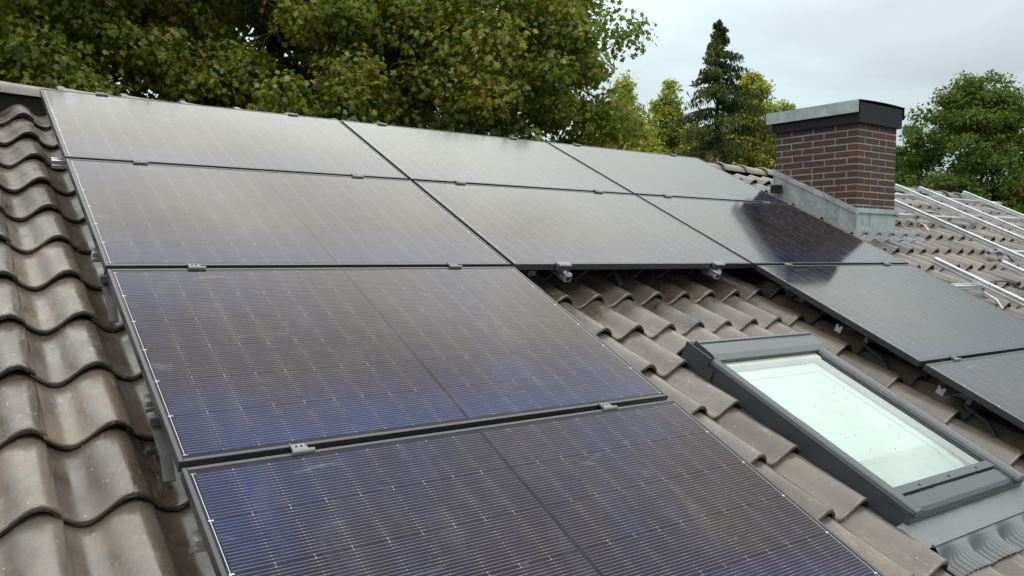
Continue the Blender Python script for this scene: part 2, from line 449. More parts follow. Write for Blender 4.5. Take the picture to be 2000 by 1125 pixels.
def brick_material():
    m, nt, out = mat('clinker_brick'); g = G(nt)
    b = N(nt, 'ShaderNodeBsdfPrincipled')
    P = N(nt, 'ShaderNodeTexCoord').outputs['Object']
    t = N(nt, 'ShaderNodeAttribute', attribute_name='tint').outputs['Fac']
    cr = N(nt, 'ShaderNodeValToRGB'); r = cr.color_ramp
    r.elements[0].position = 0.0; r.elements[0].color = (0.040, 0.0225, 0.021, 1)
    r.elements[1].position = 1.0; r.elements[1].color = (0.085, 0.026, 0.019, 1)
    e = r.elements.new(0.6); e.color = (0.050, 0.0215, 0.0185, 1)
    nt.links.new(t, cr.inputs[0])
    n = g.noise(P, 28, 6, 0.65)
    col = g.mixc(g.rng(n, 0.58, 0.80, 0, 0.40), cr.outputs[0], (0.12, 0.09, 0.08))
    s = N(nt, 'ShaderNodeVectorMath', operation='SCALE'); nt.links.new(col, s.inputs[0]); nt.links.new(g.rng(g.noise(P, 90, 3, 0.6), 0.3, 0.7, 0.75, 1.25), s.inputs['Scale'])
    nt.links.new(s.outputs[0], b.inputs['Base Color']); b.inputs['Roughness'].default_value = 0.75
    bp = N(nt, 'ShaderNodeBump', i_Strength=0.5, i_Distance=0.004); nt.links.new(g.noise(P, 60, 5, 0.6), bp.inputs['Height']); nt.links.new(bp.outputs[0], b.inputs['Normal'])
    nt.links.new(b.outputs[0], out.inputs[0]); return m

def zinc_material():
    m, nt, out = mat('zinc_sheet'); g = G(nt)
    b = N(nt, 'ShaderNodeBsdfPrincipled')
    P = N(nt, 'ShaderNodeTexCoord').outputs['Object']
    n = g.noise(P, 9, 7, 0.7, 0.6); n2 = g.noise(g.mapping(P, (26, 26, 4)), 1.0, 5, 0.6)
    col = g.mixc(g.rng(n, 0.35, 0.65, 0, 1), (0.29, 0.325, 0.335), (0.46, 0.495, 0.50))
    col = g.mixc(g.rng(n2, 0.55, 0.75, 0, 0.5), col, (0.52, 0.55, 0.55))
    nt.links.new(col, b.inputs['Base Color']); b.inputs['Metallic'].default_value = 0.55
    nt.links.new(g.rng(n, 0.3, 0.7, 0.38, 0.58), b.inputs['Roughness'])
    nt.links.new(b.outputs[0], out.inputs[0]); return m

M_TILE = tile_material()
M_CELL = cell_material()
M_FRAME = simple('black_anodised', (0.030, 0.032, 0.036), 0.33, 0.0, 0.6, 0.15, 20, 0.06)
M_ALU = simple('mill_aluminium', (0.62, 0.64, 0.65), 0.34, 0.85, 0.5, 0.10, 14, 0.08)
M_CLAMP = simple('clamp_aluminium', (0.20, 0.212, 0.22), 0.45, 0.6, 0.5, 0.12, 60, 0.08)
M_STEEL = simple('hook_steel', (0.62, 0.61, 0.58), 0.4, 0.8, 0.5, 0.15, 30, 0.1)
M_HOOK_SHADED = simple('shaded_hook', (0.10, 0.10, 0.095), 0.6, 0.3, 0.4, 0.2, 30, 0.1)  # hook steel with the shade under the panels put into its colour
M_DARK = simple('dark_void', (0.012, 0.012, 0.013), 0.8)
M_SKYF = simple('grey_coated_metal', (0.088, 0.096, 0.102), 0.27, 0.30, 0.5, 0.03, 6, 0.02)
M_SKYD = simple('dark_coated_metal', (0.040, 0.044, 0.050), 0.45, 0.1, 0.5, 0.12, 10, 0.06)
M_LEAD = simple('grey_flashing', (0.150, 0.160, 0.166), 0.5, 0.25, 0.5, 0.14, 16, 0.08)
M_ZINC = zinc_material()
M_BLACK = simple('black_slate_board', (0.012, 0.0125, 0.014), 0.6, 0, 0.25, 0.25, 12, 0.1)
M_BRICK = brick_material()
M_MORTAR = simple('mortar', (0.28, 0.25, 0.215), 0.9, 0, 0.2, 0.25, 40, 0, 0.6)
M_WALL = simple('rendered_wall', (0.62, 0.60, 0.55), 0.9, 0, 0.2, 0.06, 8)
M_WOOD = simple('roof_underlay', (0.035, 0.032, 0.030), 0.85)
M_CABLE = simple('black_cable', (0.015, 0.015, 0.016), 0.5)
M_CABLER = simple('red_cable', (0.32, 0.02, 0.02), 0.45)
M_BARK = simple('bark', (0.055, 0.045, 0.036), 0.9, 0, 0.2, 0.35, 6, 0, 0.8)
M_BARKR = simple('conifer_bark', (0.11, 0.07, 0.05), 0.9, 0, 0.2, 0.3, 6)
M_SEAL = simple('spacer_bar', (0.42, 0.42, 0.36), 0.4, 0.2)

# ------------------------------------------------------------------ ground
def ground_mat():
    m, nt, out = mat('lawn_ground'); g = G(nt)
    b = N(nt, 'ShaderNodeBsdfPrincipled')
    P = N(nt, 'ShaderNodeTexCoord').outputs['Object']
    col = g.mixc(g.rng(g.noise(P, 0.25, 6, 0.6), 0.35, 0.65, 0, 1), (0.045, 0.065, 0.025), (0.085, 0.085, 0.045))
    nt.links.new(col, b.inputs['Base Color']); b.inputs['Roughness'].default_value = 0.9
    nt.links.new(b.outputs[0], out.inputs[0]); return m
mb = MB(); S = 900.0
mb.add([(-S, -S, 0), (S, -S, 0), (S, S, 0), (-S, S, 0)], [(0, 1, 2, 3)])
tag(mb.build('ground', ground_mat(), None, (0, 0, GROUND)), kind='structure')

# ------------------------------------------------------------------ house
random.seed(4); rng = np.random.default_rng(11)
U0, U1 = -2.6, 11.12                   # roof ends
HB = Vector((4.2, -2.5, GROUND))       # base of the house
house = empty('house', HB)
tag(house, 'house with brown clay pantile roof, brick chimney and roof window under the solar panels', 'house')

TP, TV = 0.2125, 0.323                 # tile pitch across / along
CREST0 = -0.076
FRONT0 = 2.2847                        # one row of tile fronts lies here
HM, HA = -0.170, 0.035
def wave(s):
    s = s % 1.0
    if s < 0.26: ph = 0.5 - (0.26 - s) / 0.483 * 0.5
    elif s < 0.777: ph = 0.5 + (s - 0.26) / 0.517 * 0.5
    else: ph = 1.0 + (s - 0.777) / 0.483 * 0.5
    return math.cos(2 * math.pi * ph)
def tile_h(u, v):
    """height of the tile surface (no steps)"""
    s = (u - (CREST0 + 0.047)) / TP
    return HM + HA * wave(s)

def surf(u, v, fv=None):
    """top of the tiles as laid, with the steps between rows"""
    r = math.ceil((v - FRONT0) / TV - 1e-6); fv = FRONT0 + r * TV if fv is None else fv
    h = tile_h(u, v); cfr = min(1, max(0, (h - HM) / HA))
    return h - (0.0255 + 0.013 * cfr) * (fv - v) / TV

def roof_tiles():
    n = 18
    ss = np.concatenate([[-0.06], np.linspace(0, 1, n)])
    prof = []
    for s in ss:
        lift = -0.010 * (1 - min(1, max(0, s / 0.2))) - (0.003 if s < 0 else 0)
        prof.append((s * TP, HM + HA * wave(s if s < 1 else 0.99999) + lift))
    prof.append((1.0 * TP + 0.001, prof[-1][1] - 0.011))          # free right edge
    prof = np.array(prof)
    th = 0.0205
    ys = [(0.05, -th), (0.001, -th), (-0.004, -0.86 * th), (-0.0045, -0.60 * th), (-0.0015, -0.52 * th), (-0.0045, -0.44 * th), (-0.0035, -0.14 * th), (0.001, 0.0), (0.008, 0.0)]
    L = [0.05, 0.11, 0.17, 0.23, 0.29, 0.335, 0.375]
    nc = len(prof)
    drop = 0.0255 + 0.013 * np.clip((prof[:, 1] - HM) / HA, 0, 1)      # the roll tapers: hollow gap under each crest
    V = []; F = []; T = []; SM = []
    def add(ju, fv, length, dz, du, tint, tilt):
        rows = [(a, b) for a, b in ys] + [(l, 0.0) for l in L if l < length - 0.01] + [(length, 0.0)]
        base = sum(len(x) for x in V)
        vs = np.zeros((len(rows), nc, 3))
        for i, (y, z) in enumerate(rows):
            vs[i, :, 0] = ju + du + prof[:, 0] + tilt * y
            vs[i, :, 1] = -(fv) + y
            vs[i, :, 2] = prof[:, 1] + z + dz - drop * max(y, 0) / TV
        vs[0, :, 2] -= 0.004
        V.append(vs.reshape(-1, 3))
        a = np.arange(len(rows) - 1)[:, None] * nc + np.arange(nc - 1)[None, :] + base
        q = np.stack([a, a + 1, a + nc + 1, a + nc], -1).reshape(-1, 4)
        F.append(q); tt = np.full(len(q), tint); tt[(nc - 1) * 1:(nc - 1) * 5] = -1.2; T.append(tt)  # lower lip and its groove coloured near-black, shade painted into the tint
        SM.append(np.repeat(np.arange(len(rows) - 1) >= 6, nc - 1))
    k0 = int(math.floor((U0 - CREST0) / TP)); k1 = int(math.ceil((U1 - CREST0) / TP)) - 1
    for r in range(-7, 12):
        fv = FRONT0 + r * TV
        for k in range(k0, k1):
            ju = CREST0 + 0.047 + (k - 1) * TP + 0.0
            t = float(rng.random() ** 1.2)
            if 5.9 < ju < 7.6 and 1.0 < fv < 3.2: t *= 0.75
            if ju > 7.4 and rng.random() < 0.35: t = min(1.0, t + 0.35)
            if rng.random() < 0.06: t = 1.0
            length = 0.385 if r > -7 else 0.235
            dz, du, ti = rng.normal(0, 0.0012), rng.normal(0, 0.0012), rng.normal(0, 0.004)
            dv = rng.normal(0, 0.0018)
            dz -= 0.018 * max(0, ju - 5.2) * min(1, max(0, 1 - (fv + 0.3) / 1.6))      # the old roof dips towards the far ridge
            if 2.28 < ju + 0.02 and ju < 3.16 and 2.9 < fv < 4.3:
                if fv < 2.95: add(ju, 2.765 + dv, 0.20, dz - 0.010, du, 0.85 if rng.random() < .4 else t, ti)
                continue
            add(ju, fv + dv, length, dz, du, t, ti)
    return np.concatenate(V), np.concatenate(F), np.concatenate(T), np.concatenate(SM)
V, F, T, SM = roof_tiles()
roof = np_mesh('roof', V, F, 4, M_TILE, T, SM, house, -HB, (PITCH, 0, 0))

# underlay, rear slope and walls
VE = 6.05
mb = MB()
mb.box(U0 + 0.05, U1 - 0.05, -VE + 0.1, 0.24, -0.31, -0.245)
mb.build('underlay', M_WOOD, roof)
mb = MB()
mb.prism([(0.33, -0.32), (0.40, -0.32), (0.40, -0.150), (0.33, -0.150)], U0 + 0.06, 4.0, 0); mb.prism([(0.33, -0.32), (0.40, -0.32), (0.40, -0.215), (0.33, -0.215)], 4.001, U1 - 0.06, 0)
mb.build('ridge_batten', M_WOOD, roof)
mb = MB()
RY = W(0, -0.42, -0.14)
rl = 6.0
mb.add([(U0, RY.y, RY.z - 0.10), (U1, RY.y, RY.z - 0.10), (U1, RY.y + rl * CP, RY.z - rl * SP - .1), (U0, RY.y + rl * CP, RY.z - rl * SP - .1),
        (U0, RY.y, RY.z - 0.2), (U1, RY.y, RY.z - 0.2), (U1, RY.y + rl * CP, RY.z - rl * SP - .2), (U0, RY.y + rl * CP, RY.z - rl * SP - .2)],
       [(0, 1, 2, 3), (7, 6, 5, 4), (0, 4, 5, 1), (2, 6, 7, 3), (1, 5, 6, 2), (0, 3, 7, 4)])
mb.build('rear_roof', M_TILE, house, -HB)
mb = MB()
ya, yb = W(0, VE - 0.6, -0.3), RY + Vector((0, (rl - 0.6) * CP, -(rl - 0.6) * SP - 0.25))
prof = [(ya.y, GROUND), (yb.y, GROUND), (yb.y, yb.z), (RY.y, RY.z - 0.30), (ya.y, ya.z)]
mb.prism([(p[0], p[1]) for p in prof], U0 + 0.15, U1 - 0.15, 0)
mb.build('wall', M_WALL, house, -HB)

# ridge tiles
def ridge_mesh():
    mb = MB()
    Lr = 0.372
    stations = [(0.0, 0.113, 1), (0.006, 0.117, 1), (0.03, 0.1165, 1), (0.045, 0.107, 1), (0.12, 0.102, 1), (0.25, 0.097, 1), (Lr, 0.093, 1)]
    n = 18
    P = []
    for x, r, _ in stations:
        P.append([(x, r * math.cos(a), r * 0.94 * math.sin(a)) for a in np.linspace(-0.12, math.pi - 0.20, n)])
    mb.grid(P, 0, True, 0.5, flip=True)
    P2 = [[(x, (r - 0.014) * math.cos(a), (r - 0.014) * 0.94 * math.sin(a)) for a in np.linspace(-0.12, math.pi - 0.20, n)] for x, r, _ in stations]
    mb.grid(P2, 0, True, 0.5)
    mb.grid([P[0], P2[0]], 0, False, 0.5)
    mb.grid([P[-1], P2[-1]], 0, False, 0.5, flip=True)
    mb.grid([[p[0] for p in P], [p[0] for p in P2]], 0, False)
    mb.grid([[p[-1] for p in P], [p[-1] for p in P2]], 0, False)
    return mb
RIDGE0 = ridge_mesh()
first = None
k = 0
x = 0.123 - 8 * 0.3445
while x < U1 - 0.30:
    s = -0.0118 * x if x < 2.5 else (-0.0295 - 0.0045 * (x - 2.5) if x < 6 else -0.045 - 0.016 * (x - 6))
    c = W(x, -0.374, -0.196 + s + 0.008) + Vector((0, 0, 0))
    t = random.choice([0.4, 0.5, 0.6, 0.7, 0.9])
    if first is None:
        RIDGE0.t = [0.72] * len(RIDGE0.t)
        first = RIDGE0.build('ridge_tile', M_TILE, roof)
        o = first
    else:
        o = first.copy(); o.data = first.data if k % 5 else first.data.copy(); COL.objects.link(o); o.parent = roof
        if k % 5 == 0:
            o.data.attributes['tint'].data.foreach_set('value', [t] * len(o.data.polygons))
    # roof frame is rotated by PITCH: undo it so that the barrels stand upright
    o.location = Matrix.Rotation(-PITCH, 3, 'X') @ c
    o.rotation_euler = (-PITCH + random.uniform(-.03, .03), 0.011 + random.uniform(-0.006, 0.006), 0)
    x += 0.3445; k += 1

# ------------------------------------------------------------------ chimney
def chimney():
    u0, u1 = 5.985, 6.585
    yf = W(0, 1.275, -0.14).y; D = 0.83; yb_ = yf + D
    zb = W(0, 1.275, -0.14).z
    ztop = 0.262
    core = MB(); core.box(u0 + 0.0015, u1 - 0.0015, yf + 0.0015, yb_ - 0.0015, zb - 0.6, ztop)
    ch = core.build('chimney', M_MORTAR, house, -HB)
    ch['label'] = 'dark red brick chimney with zinc flashing and black cap'
    br = MB(); random.seed(21)
    CHh, m = 0.0585, 0.0120
    def run(a, b, off, L=0.222):
        """split a..b in bricks; the first is cut by off"""
        xs = []; x = a; l = off
        while x < b - 0.03:
            e = min(b, x + l)
            if b - e < 0.05: e = b
            xs.append((x, e - m if e < b else e)); x = e; l = L + random.uniform(-.006, .006) if random.random() > 0.06 else 0.115
        return xs
    nrow = int((ztop - zb + 0.3) / CHh)
    bh = CHh - m
    for r in range(nrow):
        z1 = ztop - r * CHh - 0.006; z0 = z1 - bh
        even = r % 2 == 0
        p = 0.0
        jz = lambda: random.uniform(-0.001, 0.001)
        hd = 0.105
        def put(x0, x1, y0, y1, t=None):
            j = random.uniform(0, 0.0022)
            t = random.random() ** 1.3 if t is None else t
            br.box(x0 - (j if x0 <= u0 + 1e-6 else 0), x1, y0 - (j if y0 <= yf + 1e-6 else 0), y1, z0 + jz(), z1 + jz(), 0, t)
        # left face (x = u0), bricks along y from the front
        first_len = 0.222 if even else 0.105
        for i, (a, b) in enumerate(run(yf, yb_, first_len)):
            if i == 0:
                put(u0, u0 + (hd if even else 0.222 - m), a, b)
            else:
                put(u0, u0 + 0.03, a, b)
        xs0 = u0 + (hd if even else 0.222 - m) + m
        for i, (a, b) in enumerate(run(xs0, u1, 0.222 if even else 0.222)):
            put(a, b, yf, yf + (0.03 if b < u1 - 1e-6 else 0.1))
        for (a, b) in run(yf + 0.1 + m, yb_, 0.2 if even else 0.1):
            br.box(u1 - 0.03, u1, a, b, z0, z1, 0, random.random())
        for (a, b) in run(u0 + 0.03 + m, u1 - 0.03 - m, 0.2 if even else 0.1):
            br.box(a, b, yb_ - 0.03, yb_, z0, z1, 0, random.random())
    br.build('brick_masonry', M_BRICK, ch)
    # cap: black board with zinc cover on the long sides
    cp = MB(); o = 0.032
    cp.bbox(u0 - o, u1 + o, yf - o, yb_ + o, ztop - 0.004, ztop + 0.17, 0.003)
    cap = cp.build('chimney_cap', M_BLACK, ch)
    zc = MB()
    o2 = 0.062
    for sx in (-1, 1):
        xe = u0 - o2 if sx < 0 else u1 + o2
        xi = u0 - o - 0.001 if sx < 0 else u1 + o + 0.001
        a, b = min(xe, xi), max(xe, xi)
        zc.box(a, a + 0.004, yf - o - 0.004, yb_ + 0.075, ztop + 0.078, ztop + 0.182) if sx < 0 else zc.box(b - 0.004, b, yf - o - 0.004, yb_ + 0.075, ztop + 0.078, ztop + 0.182, 1)
        zc.box(a + 0.0042, b - 0.0042, yf - o - 0.004, yb_ + 0.075, ztop + 0.174, ztop + 0.180, 0 if sx < 0 else 1)
    # gently domed top sheet
    P = []
    for i in range(9):
        s = i / 8; x = u0 - o2 + 0.003 + s * (u1 - u0 + 2 * o2 - 0.006)
        z = ztop + 0.183 + 0.009 * (1 - (2 * s - 1) ** 2)
        P.append([(x, yf - o - 0.012, z), (x, yb_ + 0.075, z)])
    zc.grid(P, 1, True); zc.grid([[(p[0], p[1], p[2] - 0.005) for p in r] for r in P], 1, True, flip=True)
    zc.grid([[r[0] for r in P], [(r[0][0], r[0][1], r[0][2] - 0.005) for r in P]], 1, False)
    zc.build('cap_cover', [M_ZINC, M_BLACK], ch)
    for yy in (0.26, 0.58):
        fl = MB(); fl.cyl(((u0 + u1) / 2, yf + yy), 0.10, ztop + 0.17, ztop + 0.222, 20)
        fl.cyl(((u0 + u1) / 2, yf + yy), 0.112, ztop + 0.2225, ztop + 0.232, 20)
        fl.build('flue_pipe', M_BLACK, ch)
    # zinc flashing: skirts on the sides following the slope, straight in front
    f = MB(); t = 0.007
    def zr(y): return zb - (yf - y) * math.tan(PITCH)      # roof line
    ylo, yhi = yf - t - 0.0012, yb_ + 0.02
    def side(x0, x1, lo, hi, a, b):
        vs = []
        for x in (x0, x1):
            vs += [(x, a, zr(a) + lo), (x, b, zr(b) + lo), (x, b, zr(b) + hi), (x, a, zr(a) + hi)]
        f.add(vs, [(0, 3, 2, 1), (4, 5, 6, 7), (0, 1, 5, 4), (3, 7, 6, 2), (0, 4, 7, 3), (1, 2, 6, 5)])
    side(u0 - t, u0 - 0.003, -0.10, 0.150, ylo, yhi)
    side(u0 - t - 0.018, u0 - 0.0031, 0.150, 0.192, ylo - 0.018, yhi)
    side(u0 - t - 0.0185, u0 - t - 0.0065, 0.1925, 0.197, ylo - 0.0185, yhi)
    side(u0 - t - 0.006, u0 - t + 0.001, -0.1, 0.149, yf + 0.275, yf + 0.279)
    side(u1 + 0.003, u1 + t, -0.10, 0.150, ylo, yhi)
    side(u1 + 0.0031, u1 + t + 0.018, 0.150, 0.192, ylo - 0.018, yhi)
    f.box(u0 - 0.10, u0 - 0.03, yb_ - 0.10, yb_ - 0.02, zr(yb_ - 0.06) + 0.0, zr(yb_ - 0.06) + 0.075, 1)
    f.box(u0 - 0.0025, u1 + 0.0025, yf - t, yf - 0.003, zb - 0.1, zb + 0.150)
    f.box(u0 - 0.0026, u1 + 0.0026, yf - t - 0.018, yf - 0.0031, zb + 0.1505, zb + 0.193)
    f.box(u0 - t, u1 + t, yb_ + 0.003, yb_ + t, zr(yb_) - 0.1, zr(yb_) + 0.19)
    f.box((u0 + u1) / 2 - 0.1, (u0 + u1) / 2 - 0.097, yf - t - 0.003, yf - t, zb - 0.1, zb + 0.149)
    fl = f.build('flashing', [M_ZINC, M_BLACK], ch)
    for i in range(4):
        sc = MB(); y = yf + 0.05 + i * 0.245
        sc.tube([(u0 - t - 0.0175, y, zr(y) + 0.172), (u0 - t - 0.023, y, zr(y) + 0.172)], 0.0095, 10); sc.build('screw', M_ALU, ch)
    for i in range(3):
        sc = MB(); x = u0 + 0.06 + i * 0.235
        sc.tube([(x, yf - t - 0.0175, zb + 0.172), (x, yf - t - 0.023, zb + 0.172)], 0.0095, 10); sc.build('screw', M_ALU, ch)
    # apron dressed over the tiles in front
    ap = MB()
    P = []
    for v in (1.26, 1.29, 1.325, 1.36, 1.395, 1.42):
        row = []
        for i in range(61):
            u = 5.93 + 1.06 * i / 60
            h = surf(u, v) + (0.012 if v < 1.385 else 0.006)
            if v < 1.30: h = max(h, -0.140)
            row.append(tuple(W(u, v, h)))
        P.append(row)
    ap.grid(P, 0, True, flip=True)
    ap.build('apron', M_LEAD, ch)
    # a dressed lip where the front skirt meets the apron
    return ch
chimney()

# ------------------------------------------------------------------ roof window
def skylight():
    # local roof frame (x=u, y=-v, z=h)
    ul, ur, vt, vb = 2.318, 3.195, 2.900, 4.045
    top = -0.088
    root = MB()
    # dark side cladding, left and right; front box
    prof = [(ul, -0.22), (ul + 0.004, -0.22), (ul + 0.006, top - 0.014), (ul + 0.010, top - 0.008), (ul + 0.010, top - 0.03), (ul + 0.06, top - 0.03), (ul + 0.06, -0.22)]
    root.prism(prof, -vb, -vt + 0.02, 1, 0)
    root.prism([(ul + ur - a, b) for a, b in prof], -vb, -vt + 0.02, 1, 0)
    root.box(2.26, ul - 0.0005, -vb + 0.002, -vt, -0.215, -0.185); root.box(ur + 0.0005, ur + 0.16, -vb + 0.002, -vt, -0.215, -0.185)
    root.box(ul + 0.0605, ur - 0.0605, -vb + 0.002, -vb + 0.060, -0.22, top - 0.035)
    root.box(ul + 0.0605, ur - 0.0605, -vt - 0.12, -vt - 0.004, -0.22, top - 0.03)
    fr = root.build('roof_window', M_SKYD, house, -HB, (PITCH, 0, 0))
    fr['label'] = 'grey framed roof window with white blind behind its glass'
    # cover strips, rounded, in two lengths per side with a joint
    def strip(c, x0, x1, y0, y1, z, mirror=False):
        w = x1 - x0
        p = [(0, -0.024), (0.0, -0.006), (0.004, 0.000), (0.018, 0.004), (w - 0.02, 0.001), (w - 0.004, -0.006), (w, -0.016), (w, -0.024)]
        pr = [((x1 - a) if mirror else (x0 + a), z + b) for a, b in p]
        c.prism(pr, y0, y1, 1, 0)
    vm = 3.485
    for (x0, x1, mi) in ((ul + 0.013, ul + 0.066, False), (ur - 0.078, ur - 0.016, True)):
        c = MB()
        strip(c, x0, x1, -vm + 0.001, -vt - 0.115, top, mi)
        strip(c, x0 - 0.0015, x1 + 0.0015, -vb - 0.006, -vm - 0.001, top + 0.0015, mi)
        c.build('cover_strip', M_SKYF, fr)
    # thin inner rebate on the right with rubber lines
    c = MB()
    c.box(ur - 0.096, ur - 0.0785, -vb + 0.075, -vt - 0.16, top - 0.02, top - 0.010)
    c.box(ur - 0.106, ur - 0.0965, -vb + 0.080, -vt - 0.165, top - 0.024, top - 0.016)
    c.build('rebate', M_SKYD, fr)
    # hood at the top
    h = MB()
    hp = [(-vt + 0.030, top - 0.012), (-vt + 0.030, top + 0.010), (-vt + 0.022, top + 0.016), (-vt + 0.006, top + 0.016), (-vt + 0.004, top + 0.010), (-vt - 0.02, top + 0.012), (-vt - 0.085, top + 0.008), (-vt - 0.118, top - 0.004), (-vt - 0.120, top - 0.018), (-vt - 0.112, top - 0.022)]
    h.prism(hp, ul + 0.040, ur + 0.008, 0, 0)
    hood = h.build('hood', M_SKYF, fr)
    e = MB()
    e.box(ul - 0.003, ul + 0.004, -vt - 0.115, -vt + 0.040, -0.2, top + 0.008)
    e.box(ul + 0.0045, ul + 0.0395, -vt - 0.108, -vt - 0.103, -0.2, top - 0.012)
    e.box(ul + 0.0045, ur, -vt + 0.032, -vt + 0.038, -0.2, top - 0.004)
    e.box(ul - 0.004, ul - 0.0032, -vt - 0.155, -vt - 0.112, -0.18, top - 0.030)
    e.build('hood_bracket', M_SKYD, fr)
    # bottom: glazing bead, sloped cover, front face
    b = MB()
    b.prism([(-vb + 0.128, top - 0.022), (-vb + 0.128, top - 0.010), (-vb + 0.090, top - 0.008), (-vb + 0.088, top - 0.022)], ul + 0.068, ur - 0.080, 0, 0)
    b.prism([(-vb + 0.084, top - 0.024), (-vb + 0.080, top - 0.015), (-vb + 0.02, top - 0.018), (-vb + 0.004, top - 0.026), (-vb - 0.004, top - 0.036), (-vb - 0.005, -0.158), (-vb + 0.02, -0.158), (-vb + 0.02, top - 0.034)], ul + 0.003, ur - 0.003, 0, 0)
    for i in range(3):
        x = ul + 0.22 + i * 0.22
        b.box(x, x + 0.003, -vb + 0.100, -vb + 0.112, top - 0.0095, top - 0.0055)
    b.build('bottom_rail', simple('dark_bottom_cover', (0.058, 0.064, 0.069), 0.25, 0.25, 0.5, 0.03, 6, 0.02), fr)
    # glass, spacer, blind
    gx0, gx1, gy0, gy1 = ul + 0.067, ur - 0.107, -vb + 0.128, -vt - 0.14
    m, nt, out = mat('window_glass'); g = G(nt)
    tr = N(nt, 'ShaderNodeBsdfTransparent'); tr.inputs[0].default_value = (0.92, 0.99, 0.965, 1)
    gl = N(nt, 'ShaderNodeBsdfGlossy'); gl.inputs['Roughness'].default_value = 0.02; gl.inputs['Color'].default_value = (0.96, 1.0, 0.985, 1)
    fz = N(nt, 'ShaderNodeFresnel', i_IOR=1.75)
    mx = N(nt, 'ShaderNodeMixShader')
    P = N(nt, 'ShaderNodeTexCoord').outputs['Object']
    nt.links.new(g.m('MULTIPLY', fz.outputs[0], 1.7, None, True), mx.inputs[0]); nt.links.new(tr.outputs[0], mx.inputs[1]); nt.links.new(gl.outputs[0], mx.inputs[2])
    vo = N(nt, 'ShaderNodeTexVoronoi', i_Scale=26.0); nt.links.new(P, vo.inputs['Vector'])
    wn = N(nt, 'ShaderNodeTexWhiteNoise', noise_dimensions='3D'); nt.links.new(vo.outputs['Position'], wn.inputs[0])
    sp = g.m('MULTIPLY', g.lt(vo.outputs['Distance'], g.m('MULTIPLY', wn.outputs[0], 0.11)), g.m('GREATER_THAN', wn.outputs[0], 0.80))
    dd = N(nt, 'ShaderNodeBsdfDiffuse'); dd.inputs[0].default_value = (0.10, 0.11, 0.09, 1)
    streak = g.rng(g.noise(g.mapping(P, (30, 7, 5), (0, 0, 0.6)), 1.0, 5, 0.6), 0.66, 0.76, 0, 0.25)
    m2 = N(nt, 'ShaderNodeMixShader')
    nt.links.new(g.m('MAXIMUM', g.m('MULTIPLY', sp, 0.75), streak), m2.inputs[0]); nt.links.new(mx.outputs[0], m2.inputs[1]); nt.links.new(dd.outputs[0], m2.inputs[2])
    nt.links.new(m2.outputs[0], out.inputs[0])
    gm = MB(); gm.add([(gx0, gy0, top - 0.0205), (gx1, gy0, top - 0.0205), (gx1, gy1, top - 0.0205), (gx0, gy1, top - 0.0205)], [(0, 1, 2, 3)])
    gm.build('pane', m, fr)
    s = MB(); z0, z1 = top - 0.05, top - 0.024
    s.box(gx0 - 0.02, gx0 + 0.006, gy0 - 0.01, gy1 + 0.03, z0, z1); s.box(gx1 - 0.012, gx1 + 0.02, gy0 - 0.01, gy1 + 0.03, z0, z1)
    s.box(gx0 + 0.0062, gx1 - 0.0122, gy1 - 0.012, gy1 + 0.03, z0, z1); s.box(gx0 + 0.0062, gx1 - 0.0122, gy0 - 0.01, gy0 + 0.008, z0, z1)
    s.build('spacer', M_SEAL, fr)
    bm = simple('white_blind', (0.60, 0.675, 0.66), 0.8, 0, 0.3, 0.03, 9)
    bl = MB()
    zb = top - 0.058
    rows = []
    ysn = 60
    for j in range(ysn + 1):
        y = gy0 - 0.04 + (gy1 - gy0 + 0.08) * j / ysn
        row = []
        for i in range(31):
            x = gx0 - 0.01 + (gx1 - gx0 + 0.02) * i / 30
            d = y - (gy0 + 0.20 - 0.10 * (x - gx0))
            z = zb
            if d < 0:     # crumpled lower part of the blind
                z = zb - 0.012 + 0.004 * math.sin(21 * x + 33 * y) + 0.003 * math.sin(57 * x - 31 * y) * math.sin(15 * y)
            row.append((x, y, z))
        rows.append(row)
    js = next(j for j in range(ysn) if rows[j][0][1] > gy0 + 0.19)
    bl.grid(rows[js:], 0, True)
    bl.build('blind', bm, fr)
    bl = MB(); bl.grid(rows[:js + 1], 0, True)
    bl.build('lower_blind', simple('grey_blind', (0.46, 0.55, 0.51), 0.35, 0, 0.5, 0.06, 5), fr)  # lower part of the blind, in a darker grey-green
    rv = MB()
    rv.box(gx0 + 0.0, gx1 - 0.06, gy1 - 0.085, gy1 - 0.08, zb + 0.001, zb + 0.006)
    rv.box(gx1 - 0.075, gx1 - 0.068, gy0 + 0.01, gy1 - 0.086, zb + 0.001, zb + 0.006)
    rv.build('blind_rail', simple('pale_rail', (0.62, 0.72, 0.68), 0.5), fr)
    # apron: flat sheet, beaded edge, pleated skirt dressed over the next tiles
    ap = MB()
    P = []
    for v, hz in ((4.03, -0.150), (4.055, -0.146), (4.13, -0.143), (4.155, -0.140)):
        P.append([(2.285 + 1.065 * i / 20, -v, hz - (0.012 if i < 1 else 0)) for i in range(21)])
    ap.grid(P, 0, False, flip=True)
    ap.box(2.30, 3.35, -4.163, -4.153, -0.146, -0.136)
    ap.build('apron', M_LEAD, fr)
    pl = MB()
    P = []
    nu = 650
    for v in np.linspace(4.156, 4.270, 12):
        row = []
        for i in range(nu + 1):
            u = 2.315 + 1.125 * i / nu
            a = min(1, max(0, (v - 4.156) / 0.062)); a = a * a * (3 - 2 * a)
            hh = (1 - a) * -0.146 + a * (surf(u, v, FRONT0 + 7 * TV) + 0.012)
            pleat = 0.0034 * math.cos(2 * math.pi * u / 0.0140) * min(1, (v - 4.150) / 0.02)
            row.append((u, -(v + 0.012 * math.cos(2 * math.pi * (u - CREST0) / TP) * a), hh + pleat))
        P.append(row)
    pl.grid(P, 0, True, flip=True)
    pl.build('pleated_skirt', M_LEAD, fr)
skylight()

